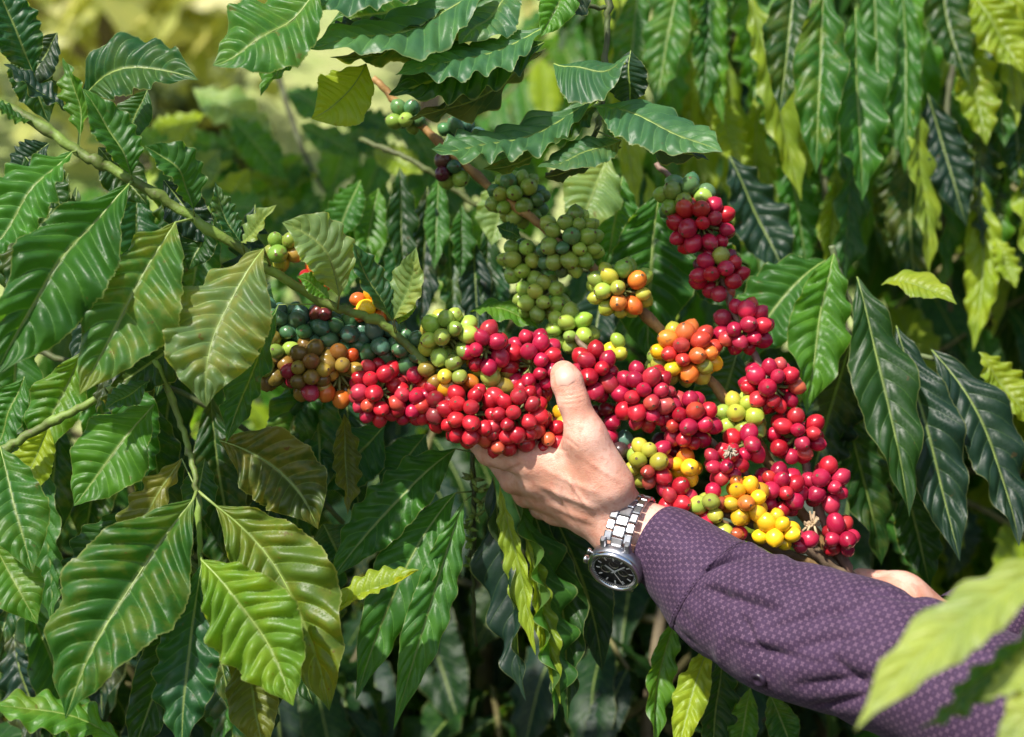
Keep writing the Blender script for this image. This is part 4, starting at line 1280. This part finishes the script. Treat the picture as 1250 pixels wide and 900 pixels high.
for x0, y0, x1, y1, amp, wid in ((866, 694, 930, 676, -.0050, .0040), (930, 676, 985, 684, -.0030, .0035), (868, 690, 925, 668, .0035, .005), (862, 722, 940, 738, -.0050, .0040), (864, 712, 945, 728, .0030, .006),
                                 (975, 786, 1075, 768, -.0035, .005), (985, 800, 1080, 780, .003, .006), (1010, 745, 1090, 752, -.003, .005), (905, 790, 990, 806, -.0030, .005), (880, 770, 960, 790, .003, .006),
                                 (985, 838, 1080, 828, -.0040, .005), (1075, 800, 1150, 770, -.003, .006), (935, 700, 1010, 715, -.0025, .006), (890, 705, 880, 775, -.0016, .003), (1000, 862, 1090, 852, -.003, .004), (940, 762, 1050, 736, -.0028, .004), (1060, 722, 1150, 738, -.003, .004), (900, 748, 930, 802, -.0024, .003), (1015, 800, 1060, 850, -.003, .004)):
    a_, b_ = ws_at(x0, y0), ws_at(x1, y1)
    if a_ and b_: LINES.append((np.array(a_), np.array(b_), (amp * 1.7 if amp < 0 else amp * .9), wid * .85))


def line_folds(w, s):
    z = 0.0
    for a_, b_, amp, wid in LINES:
        w_ = w
        dx = (b_[0] - a_[0]) * .042; dy = b_[1] - a_[1]
        ex = ((w_ - a_[0] + math.pi) % (2 * math.pi) - math.pi) * .042; ey = s - a_[1]
        L2 = dx * dx + dy * dy
        t_ = (ex * dx + ey * dy) / L2
        e2 = abs(ex * dy - ey * dx) / math.sqrt(L2)
        if -.4 < t_ < 1.4 and e2 < 4 * wid:
            z += amp * math.exp(-(e2 / wid) ** 1.2) * max(0, 1 - (2 * min(max(t_, -.2), 1.2) - 1) ** 2 / 1.96)
    return z


shirt = None
V_, F2, U_uv, cc_, rr_ = cloth_tube(path, [.0290, .0315, .0360, .0425, .0475, .0485, .052, .057, .060, .066, .075, .08], 150, sleeve_fold, nper=40)
sh = MB()
# the sleeve proper starts at the end of the cuff
S_ = np.concatenate([[0], np.cumsum(np.linalg.norm(np.diff(cc_, axis=0), axis=1))])
i0 = int(np.searchsorted(S_, CUFFL - .004))
q = 151
sh.add(V_[i0 * q:], [tuple(x - i0 * q for x in f) for f in F2 if min(f) >= i0 * q], U_uv[i0 * q:])
# trunk and right sleeve
for pth, rads, fl in (([Vector((.66, 1.05, CZ + .20)), Vector((.665, 1.05, CZ + .14)), Vector((.66, 1.05, CZ + .05)), Vector((.66, 1.05, CZ - .15)), Vector((.66, 1.05, CZ - .4)), Vector((.66, 1.05, CZ - .62))], [.062, .12, .205, .20, .185, .19], .68),):
    v, f, u, _, _ = cloth_tube([np.array(a) for a in pth], rads, 48, lambda w, s: .004 * math.sin(5 * w + 17 * s) + .003 * math.sin(9 * w - 31 * s), flat=fl, up=(1, 0, 0))
    sh.add(v, f, u)
pr_ = [np.array(a) for a in (P(1152, 779, 1.152), P(1200, 770, 1.168), (wrR + elR) / 2, elR, elR + (shR - elR) * .25, (elR + shR) / 2, shR, shR + Vector((.0, -.07, .0)))]
v, f, u, _, _ = cloth_tube(pr_, [.034, .038, .046, .054, .056, .06, .074, .08], 48, lambda w, s: .003 * math.sin(4 * w + 60 * s), nper=12)
sh.add(v, f, u)
so = Vector(path[2])
shirt = link('shirt', sh.build('shirt', [SHIRT], org=so), person, so)
shirt['label'] = 'purple shirt with a fine lattice print'
# cuff: its own band, a little proud of the sleeve, with a turned edge
cf = MB()
i1 = int(np.searchsorted(S_, CUFFL))
ctr = cc_
ring = []
for i in range(0, i1 + 1):
    for k in range(q):
        p_ = np.array(V_[i * q + k]); dv = p_ - ctr[i]
        L = np.linalg.norm(dv)
        ex = .0010 if 0 < i < i1 else .0006
        ring.append(p_ + dv / L * ex)
nrow = i1 + 1
inn = []
for i in range(0, nrow):
    for k in range(q):
        p_ = np.array(V_[i * q + k]); dv = p_ - ctr[i]
        inn.append(p_ - dv / np.linalg.norm(dv) * .0018)
allv = list(reversed([ring[i * q:(i + 1) * q] for i in range(nrow)]))
rows = allv + [inn[i * q:(i + 1) * q] for i in range(min(nrow, 10))]
flat_v = [p_ for row in rows for p_ in row]
uvr = [(U_uv[k][0], S_[nrow - 1 - i] if i < nrow else S_[i - nrow]) for i in range(len(rows)) for k in range(q)]
cf.add(flat_v, [(i * q + k, i * q + k + 1, (i + 1) * q + k + 1, (i + 1) * q + k) for i in range(len(rows) - 1) for k in range(q - 1)], uvr)
cuff = link('cuff', cf.build('cuff', [SHIRT], org=path[0]), shirt, Vector(path[0]))


def surf_pt(o, px, py):
    """world point and normal where the pixel meets the sleeve"""
    bv = BVHTree.FromPolygons([tuple(v) for v in V_], [tuple(f) for f in F2])
    org = Vector((0, 0, CZ))
    h = bv.ray_cast(org, (P(px, py, 1) - org).normalized())
    if h[0] is None: return P(px, py, 1.0), Vector((0, -1, 0))
    n = h[1]
    if n.y > 0: n = -n
    return h[0], n


BTN = simple('button_plastic', (.03, .018, .035), .35, nscale=200)
for bx, by in ((927, 828),):
    pt, nr = surf_pt(None, bx, by)
    v, f, m = lathe([(.0001, .0012), (.0022, .0012), (.0028, .0020), (.0050, .0022), (.0056, .0012), (.0056, -.0006)], 20)
    rot = nr.to_track_quat('Z', 'Y').to_matrix()
    mb = MB()
    mb.add([rot @ Vector(a) for a in v], f)
    link('button', mb.build('button', [BTN]), shirt, pt + nr * .0012)
# stitched seam where cuff and sleeve meet and along the placket
STITCH = simple('seam_thread', (.05, .025, .06), .8)
sm_ = MB()
for k in range(0, q - 1):
    a = np.array(ring[(i1 - 3) * q + k]); b = np.array(ring[(i1 - 3) * q + k + 1])
    if k % 2 == 0: sm_.add(*tube([a, b], .0006, 4))
link('seam', sm_.build('seam', [STITCH], org=path[1]), shirt, Vector(path[1]))

# trousers, shoes, hair, eyes: out of the frame but part of the same person
DENIM = simple('dark_trousers', (.03, .035, .05), .85, nscale=300, bump=.3)
for o_name, yy in (('trouser_leg', .96), ('trouser_leg', 1.14)):
    mb = MB()
    mb.add(*tube([(.66, yy, CZ - .50), (.66, yy, CZ - .75), (.66, yy, .50), (.67, yy, .08)], [.095, .09, .072, .062], 20))
    link(o_name, mb.build(o_name, [DENIM], org=(.66, yy, .1)), person, (.66, yy, .1))
    mb = MB()
    mb.add(*tube([(.75, yy, .05), (.70, yy, .06), (.60, yy, .05), (.50, yy, .035), (.47, yy, .03)], [.035, .05, .05, .04, .02], 16, flat=1.0))
    link('shoe', mb.build('shoe', [simple('brown_leather', (.06, .035, .02), .5)], org=(.66, yy, 0)), person, (.66, yy, 0))
HAIR = simple('dark_hair', (.02, .014, .01), .6, nscale=300, bump=.6)
hv, hf = surface_nets(union([(ell_sdf(hc + Vector((.022, 0, .045)), (.098, .083, .098)), .01), (ell_sdf(hc + Vector((.055, 0, -.01)), (.06, .078, .08)), .02)]), hc - Vector((.14, .12, .12)), hc + Vector((.16, .12, .18)), .006)
mb = MB(); mb.add(hv, [tuple(x) for x in hf])
link('hair', mb.build('hair', [HAIR], org=hc), person, hc)
EYE = simple('eye_white', (.7, .68, .64), .2, nscale=90, namp=.05)
for s_ in (-1, 1):
    v, f, m = lathe([(.0115 * math.sin(math.pi * i / 8) + 1e-5, -.0115 * math.cos(math.pi * i / 8)) for i in range(9)], 14)
    e_ = hc + Vector((-.080, s_ * .031, .012))
    link('eye', mesh('eye', v, f, [EYE]), person, e_)

# ---- wristwatch
STEEL = simple('brushed_steel', (.36, .36, .38), .36, 1.0, nscale=180, namp=.08)
STEELP = simple('polished_steel', (.55, .55, .57), .14, 1.0, nscale=180, namp=.05)
DIAL = simple('black_dial', (.010, .010, .012), .35, nscale=90)
LUME = simple('dial_marks', (.62, .62, .60), .4, nscale=90)
Dv = Vector((-.39, -.66, -.645)).normalized()
Rv = Vector((-.18, -.78, .60)); Rv = (Rv - Dv * Rv.dot(Dv)).normalized()
Av = Dv.cross(Rv).normalized()
Wc = P(768, 654, 1.052)
wt = empty('wristwatch', Wc, 'steel wristwatch with black dial and link bracelet worn loose on the wrist', 'wristwatch')
SD, SR = .0300, .0265


def ringpt(w):
    return Wc + Dv * (SD * math.cos(w)) + Rv * (SR * math.sin(w))


def ringn(w):
    return (Dv * (math.cos(w) / SD) + Rv * (math.sin(w) / SR)).normalized()


def roundbox(c, ax, ay, az, hx, hy, hz, bv):
    """bevelled block: 24-vertex shell"""
    V, F_ = [], []
    n = 12
    prof = []
    for k, (sx, sy) in enumerate(((1, 1), (-1, 1), (-1, -1), (1, -1))):
        for j in range(3):
            w = math.pi / 2 * (k + j / 2)
            prof.append((sx * (hx - bv) + bv * math.cos(w), sy * (hy - bv) + bv * math.sin(w)))
    rings = [(-hz, -bv), (-hz + bv, 0), (hz - bv, 0), (hz, -bv)]
    for z, g in rings:
        for x, y in prof:
            kx, ky = (hx + g) / hx, (hy + g) / hy
            V.append(c + ax * x * kx + ay * y * ky + az * z)
    m = len(prof)
    for i in range(3):
        for k in range(m):
            F_.append((i * m + k, i * m + (k + 1) % m, (i + 1) * m + (k + 1) % m, (i + 1) * m + k))
    F_.append(tuple(range(m - 1, -1, -1))); F_.append(tuple(3 * m + k for k in range(m)))
    return V, F_


nl_ = 26
brc = MB()
lk = []
# equal arc steps round the ellipse from one lug to the other
ws = np.linspace(.56, 2 * math.pi - .56, 1200)
pts_ = np.array([ringpt(w) for w in ws])
Ls = np.concatenate([[0], np.cumsum(np.linalg.norm(np.diff(pts_, axis=0), axis=1))])
nl_ = int(Ls[-1] / .0076)
pitch = Ls[-1] / nl_
for i in range(nl_):
    w = float(np.interp((i + .5) * pitch, Ls, ws))
    c = ringpt(w); nrm = ringn(w); tg = Av.cross(nrm).normalized()
    mb = MB()
    off = pitch * .5
    mb.add(*roundbox(c + nrm * .0016, tg, Av, nrm, pitch * .47, .0044, .0017, .0007))
    w2 = float(np.interp(min(Ls[-1], (i + .98) * pitch), Ls, ws))
    c2 = ringpt(w2); n2_ = ringn(w2); t2 = Av.cross(n2_).normalized()
    for sg in (-1, 1):
        mb.add(*roundbox(c2 + n2_ * .0015 + Av * sg * .0075, t2, Av, n2_, pitch * .46, .0029, .0016, .0007))
    me = mb.build('bracelet_link', [STEEL], smooth=False, org=c)
    link('bracelet_link', me, wt, c)
X_ = Av; Y_ = Av.cross(Dv).normalized()
cc = Wc + Dv * (SD + .0008) - Av * .001
Mt = Matrix((X_, Y_, Dv)).transposed()


def disc(name, prof, mat, seg=48, parent=wt, smooth=True):
    v, f, m = lathe(prof, seg)
    return link(name, mesh(name, [Mt @ Vector(a) for a in v], f, [mat], smooth=smooth), parent, cc)


case = disc('case', [(.0001, -.005), (.0165, -.005), (.0185, -.0035), (.0190, .0), (.0190, .003), (.0180, .0042), (.0176, .0042)], STEEL)
for sy in (-1, 1):
    for sx in (-1, 1):     # lugs reach along the strap, i.e. round the wrist
        c = cc + Y_ * (.0185 * sy) + X_ * (.0085 * sx) - Dv * .0022
        mb = MB()
        mb.add(*roundbox(c, Y_, X_, Dv, .0055, .0020, .0022, .0008))
        link('lug', mb.build('lug', [STEEL], smooth=False, org=cc), wt, cc)
bez = disc('bezel', [(.0185, .0038), (.0184, .0055), (.0174, .0066), (.0162, .0066), (.0152, .0052), (.0151, .0036)], STEELP)
tach = disc('dial_ring', [(.0152, .0050), (.0138, .0044), (.0136, .0036)], DIAL)
dial = disc('dial', [(.0001, .0036), (.0137, .0036), (.0137, .0030)], DIAL)
mk = MB()
for k in range(12):
    w = 2 * math.pi * k / 12
    rd = X_ * math.cos(w) + Y_ * math.sin(w); td = -X_ * math.sin(w) + Y_ * math.cos(w)
    mk.add(*roundbox(cc + rd * .0116 + Dv * .0039, rd, td, Dv, .0014, .00045, .00025, .0001))
for k in range(60):
    w = 2 * math.pi * k / 60
    rd = X_ * math.cos(w) + Y_ * math.sin(w); td = -X_ * math.sin(w) + Y_ * math.cos(w)
    mk.add(*roundbox(cc + rd * .0145 + Dv * .0049, rd, td, Dv, .0005, .00014, .00015, .00005))
link('hour_mark', mk.build('hour_mark', [LUME], smooth=False, org=cc), dial, cc)
for sx, sy in ((.0062, 0), (-.0062, 0), (0, .0062)):
    v, f, m = lathe([(.0030, .0038), (.0036, .0042), (.0034, .0042), (.0030, .0038)], 28)
    e_ = X_ * sx + Y_ * sy
    mb = MB(); mb.add([Mt @ Vector(a) + e_ for a in v], f)
    rd = (X_ * .6 + Y_ * .8)
    mb.add(*roundbox(e_ + Dv * .0041 + rd * .0008, rd, rd.cross(Dv), Dv, .0015, .00015, .0001, .00004))
    link('subdial', mb.build('subdial', [STEELP]), dial, cc)
for L, wd, ang, z in ((.0075, .0007, .6, .0045), (.0110, .0005, 2.4, .0048), (.0125, .0002, 4.2, .0051)):
    rd = X_ * math.cos(ang) + Y_ * math.sin(ang); td = -X_ * math.sin(ang) + Y_ * math.cos(ang)
    mb = MB(); mb.add(*roundbox(rd * (L * .4) + Dv * z, rd, td, Dv, L * .6, wd, .00012, .00005))
    link('watch_hand', mb.build('watch_hand', [LUME], smooth=False), wt, cc)
for dx, rr2, hh in ((0, .0030, .0040), (.0085, .0019, .0034), (-.0085, .0019, .0034)):   # crown and pushers on the side towards the hand
    w = math.asin(dx / .019)
    rd = (X_ * math.cos(w) + Y_ * math.sin(w)).normalized()
    q_ = rd.to_track_quat('Z', 'Y').to_matrix()
    v, f, m = lathe([(rr2 * .6, 0), (rr2 * .6, hh * .4), (rr2, hh * .4), (rr2, hh), (rr2 * .8, hh * 1.1), (.0001, hh * 1.1)], 18)
    mb = MB(); mb.add([q_ @ Vector(a) + rd * .0186 for a in v], f)
    link('winding_crown' if dx == 0 else 'pusher', mb.build('winding_crown' if dx == 0 else 'pusher', [STEELP]), wt, cc)
t = NT('watch_glass')
gl = t.n('MixShader', i0=.05, i1=t.n('BsdfTransparent', Color=(.97, .98, .98)), i2=t.n('BsdfGlossy', Roughness=.03))
GLASS = t.done(gl)
disc('crystal', [(.0150, .0052), (.0150, .0060), (.0120, .0066), (.006, .0069), (.0001, .0070)], GLASS)

for o in wt.children:
    if not o.name.startswith('bracelet'): o.scale = (1.08, 1.08, 1.08)
# ------------------------------------------------------------------ ground and the far clearing
def ground_material():
    t = NT('soil_and_dry_grass')
    o = t.n('TexCoord').outputs['Object']
    n = t.noise(o, .6, 5.0); n2 = t.noise(o, 9.0, 5.0); n3 = t.noise(o, 60.0, 3.0)
    c = t.mix(t.ss(n, .4, .6), (.32, .36, .13), (.21, .31, .07))
    c = t.mix(t.ss(n2, .45, .65), c, (.38, .40, .17))
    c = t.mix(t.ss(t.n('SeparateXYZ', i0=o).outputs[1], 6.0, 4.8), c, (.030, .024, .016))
    c = t.mix(t.m('MULTIPLY', t.ss(n3, .5, .7), .5), c, (.12, .09, .04))
    pr = t.n('BsdfPrincipled', Base_Color=c, Roughness=.95)
    t.put(pr.inputs['Normal'], t.n('Bump', Strength=.6, Distance=.03, Height=t.m('ADD', n2, n3)).outputs[0])
    return t.done(pr)


def rise_at(y):
    return 18 * (1 - math.exp(-(max(0, y - 5) / 26)))


GV, GF = [], []
ys = np.concatenate([np.linspace(-20, 4, 20), np.linspace(4.5, 30, 50), np.linspace(35, 300, 40)])
xs = np.concatenate([np.linspace(-200, -15, 12), np.linspace(-14, 14, 50), np.linspace(15, 200, 12)])
for y in ys:
    for x in xs:
        rise = 0 if y < 5 else rise_at(y)        # the slope beyond the rows
        GV.append((x, y, rise + (.10 * math.sin(x * 1.3 + y) + .06 * math.sin(2.9 * x - 1.7 * y) if y > 3 else 0)))
nx_ = len(xs)
GF = [(i * nx_ + j, i * nx_ + j + 1, (i + 1) * nx_ + j + 1, (i + 1) * nx_ + j) for i in range(len(ys) - 1) for j in range(nx_ - 1)]
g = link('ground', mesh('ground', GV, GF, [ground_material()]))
g['kind'] = 'structure'


def tree(x, y, h, cr, tint, label, seed, trunk_r=.10, z0=None, n=520):
    r = np.random.RandomState(seed)
    zg = 0 if y < 5 else rise_at(y)
    root = empty('tree', (x, y, zg), label, 'tree', 'trees beyond the clearing')
    mb = MB()
    mb.add(*tube(catmull([(x, y, zg - .1), (x + .1, y, zg + h * .3), (x - .05, y, zg + h * .6), (x, y, zg + h * .9)], 6), np.linspace(trunk_r, trunk_r * .25, 19), 9))
    cen = []
    for k in range(9):
        a = k * 2.4; zz = zg + h * r.uniform(.35, .85)
        e = np.array([x + cr * .7 * math.cos(a), y + cr * .7 * math.sin(a), zz + .3])
        mb.add(*tube(catmull([(x, y, zz - h * .12), ((x + e[0]) / 2, (y + e[1]) / 2, zz), e], 4), np.linspace(trunk_r * .4, trunk_r * .1, 9), 6))
        cen.append(e)
    cen.append(np.array([x, y, zg + h]))
    link('trunk', mb.build('trunk', [BARK], org=(x, y, zg)), root, (x, y, zg), (.10, .075, .05))
    cm = MB()
    for i in range(n):
        c = cen[r.randint(len(cen))] + r.normal(0, 1, 3) * cr * .33
        q, s = r.normal(0, 1, 3), r.normal(0, 1, 3)
        q /= np.linalg.norm(q); s = np.cross(q, s); s /= np.linalg.norm(s)
        t_ = np.cross(q, s)
        L = r.uniform(.10, .22)
        cm.add([c - s * L, c + t_ * L * .45 + q * L * .1, c + s * L, c - t_ * L * .45 + q * L * .1], [(0, 1, 2, 3)], [(.3, .0), (.7, .5), (.3, 1), (.3, .5)])
    link('crown', cm.build('crown', [LEAF]), root, (0, 0, 0), tint)
    return root


tree(-3.6, 9.0, 2.6, 1.1, (.30, .36, .12), 'yellow-green tree blurred at the top left corner', 1)
tree(-2.3, 8.2, 2.0, .8, (.36, .38, .15), 'low yellowish tree blurred above the left branch', 2)
tree(-1.5, 6.6, 1.3, .22, (.02, .03, .012), 'small dark blurred tree right of the top left clearing', 3, n=420)
tree(-.6, 9.5, 2.4, 1.0, (.42, .36, .20), 'dry tan-leaved tree blurred behind the top centre leaves', 4)
tree(-4.8, 11.5, 4.2, 1.5, (.12, .18, .04), 'green tree blurred farther off at the left', 5)
tree(1.6, 10.5, 4.0, 1.5, (.12, .2, .03), 'green tree hidden mostly behind the right-hand shrubs', 6)

# ------------------------------------------------------------------ camera, light, colour
cam = bpy.data.cameras.new('camera')
co = bpy.data.objects.new('camera', cam)
COL.objects.link(co)
co.location = (0, 0, CZ)
co.rotation_euler = (math.radians(90), 0, 0)
cam.lens = 50
cam.sensor_width = 36
cam.clip_end = 1000
cam.clip_start = .02
cam.dof.use_dof = True
cam.dof.focus_distance = 1.04
cam.dof.aperture_fstop = 4.5
cam.dof.aperture_blades = 7
scn.camera = co

S = Vector((-.37, -.60, .71)).normalized()
w = bpy.data.worlds.new('World')
scn.world = w
w.use_nodes = True
nt = w.node_tree
bg = nt.nodes['Background']
sky = nt.nodes.new('ShaderNodeTexSky')
sky.sky_type = 'NISHITA'
sky.sun_disc = False
sky.sun_elevation = math.asin(S.z)
sky.sun_rotation = math.atan2(S.x, S.y)
nt.links.new(sky.outputs[0], bg.inputs[0])
bg.inputs[1].default_value = .095
sl = bpy.data.lights.new('sun', 'SUN')
sl.energy = 3.8
sl.angle = math.radians(1.2)
sl.color = (1, .94, .84)
so_ = bpy.data.objects.new('sun', sl)
COL.objects.link(so_)
so_.rotation_mode = 'QUATERNION'
so_.rotation_quaternion = S.to_track_quat('Z', 'Y')
so_.location = S * 5

scn.view_settings.view_transform = 'Standard'
scn.view_settings.look = 'None'
scn.view_settings.exposure = 1.0
scn.view_settings.gamma = 1
scn.cycles.use_denoising = True
scn.cycles.max_bounces = 8
scn.cycles.transparent_max_bounces = 8
scn.cycles.sample_clamp_indirect = 6
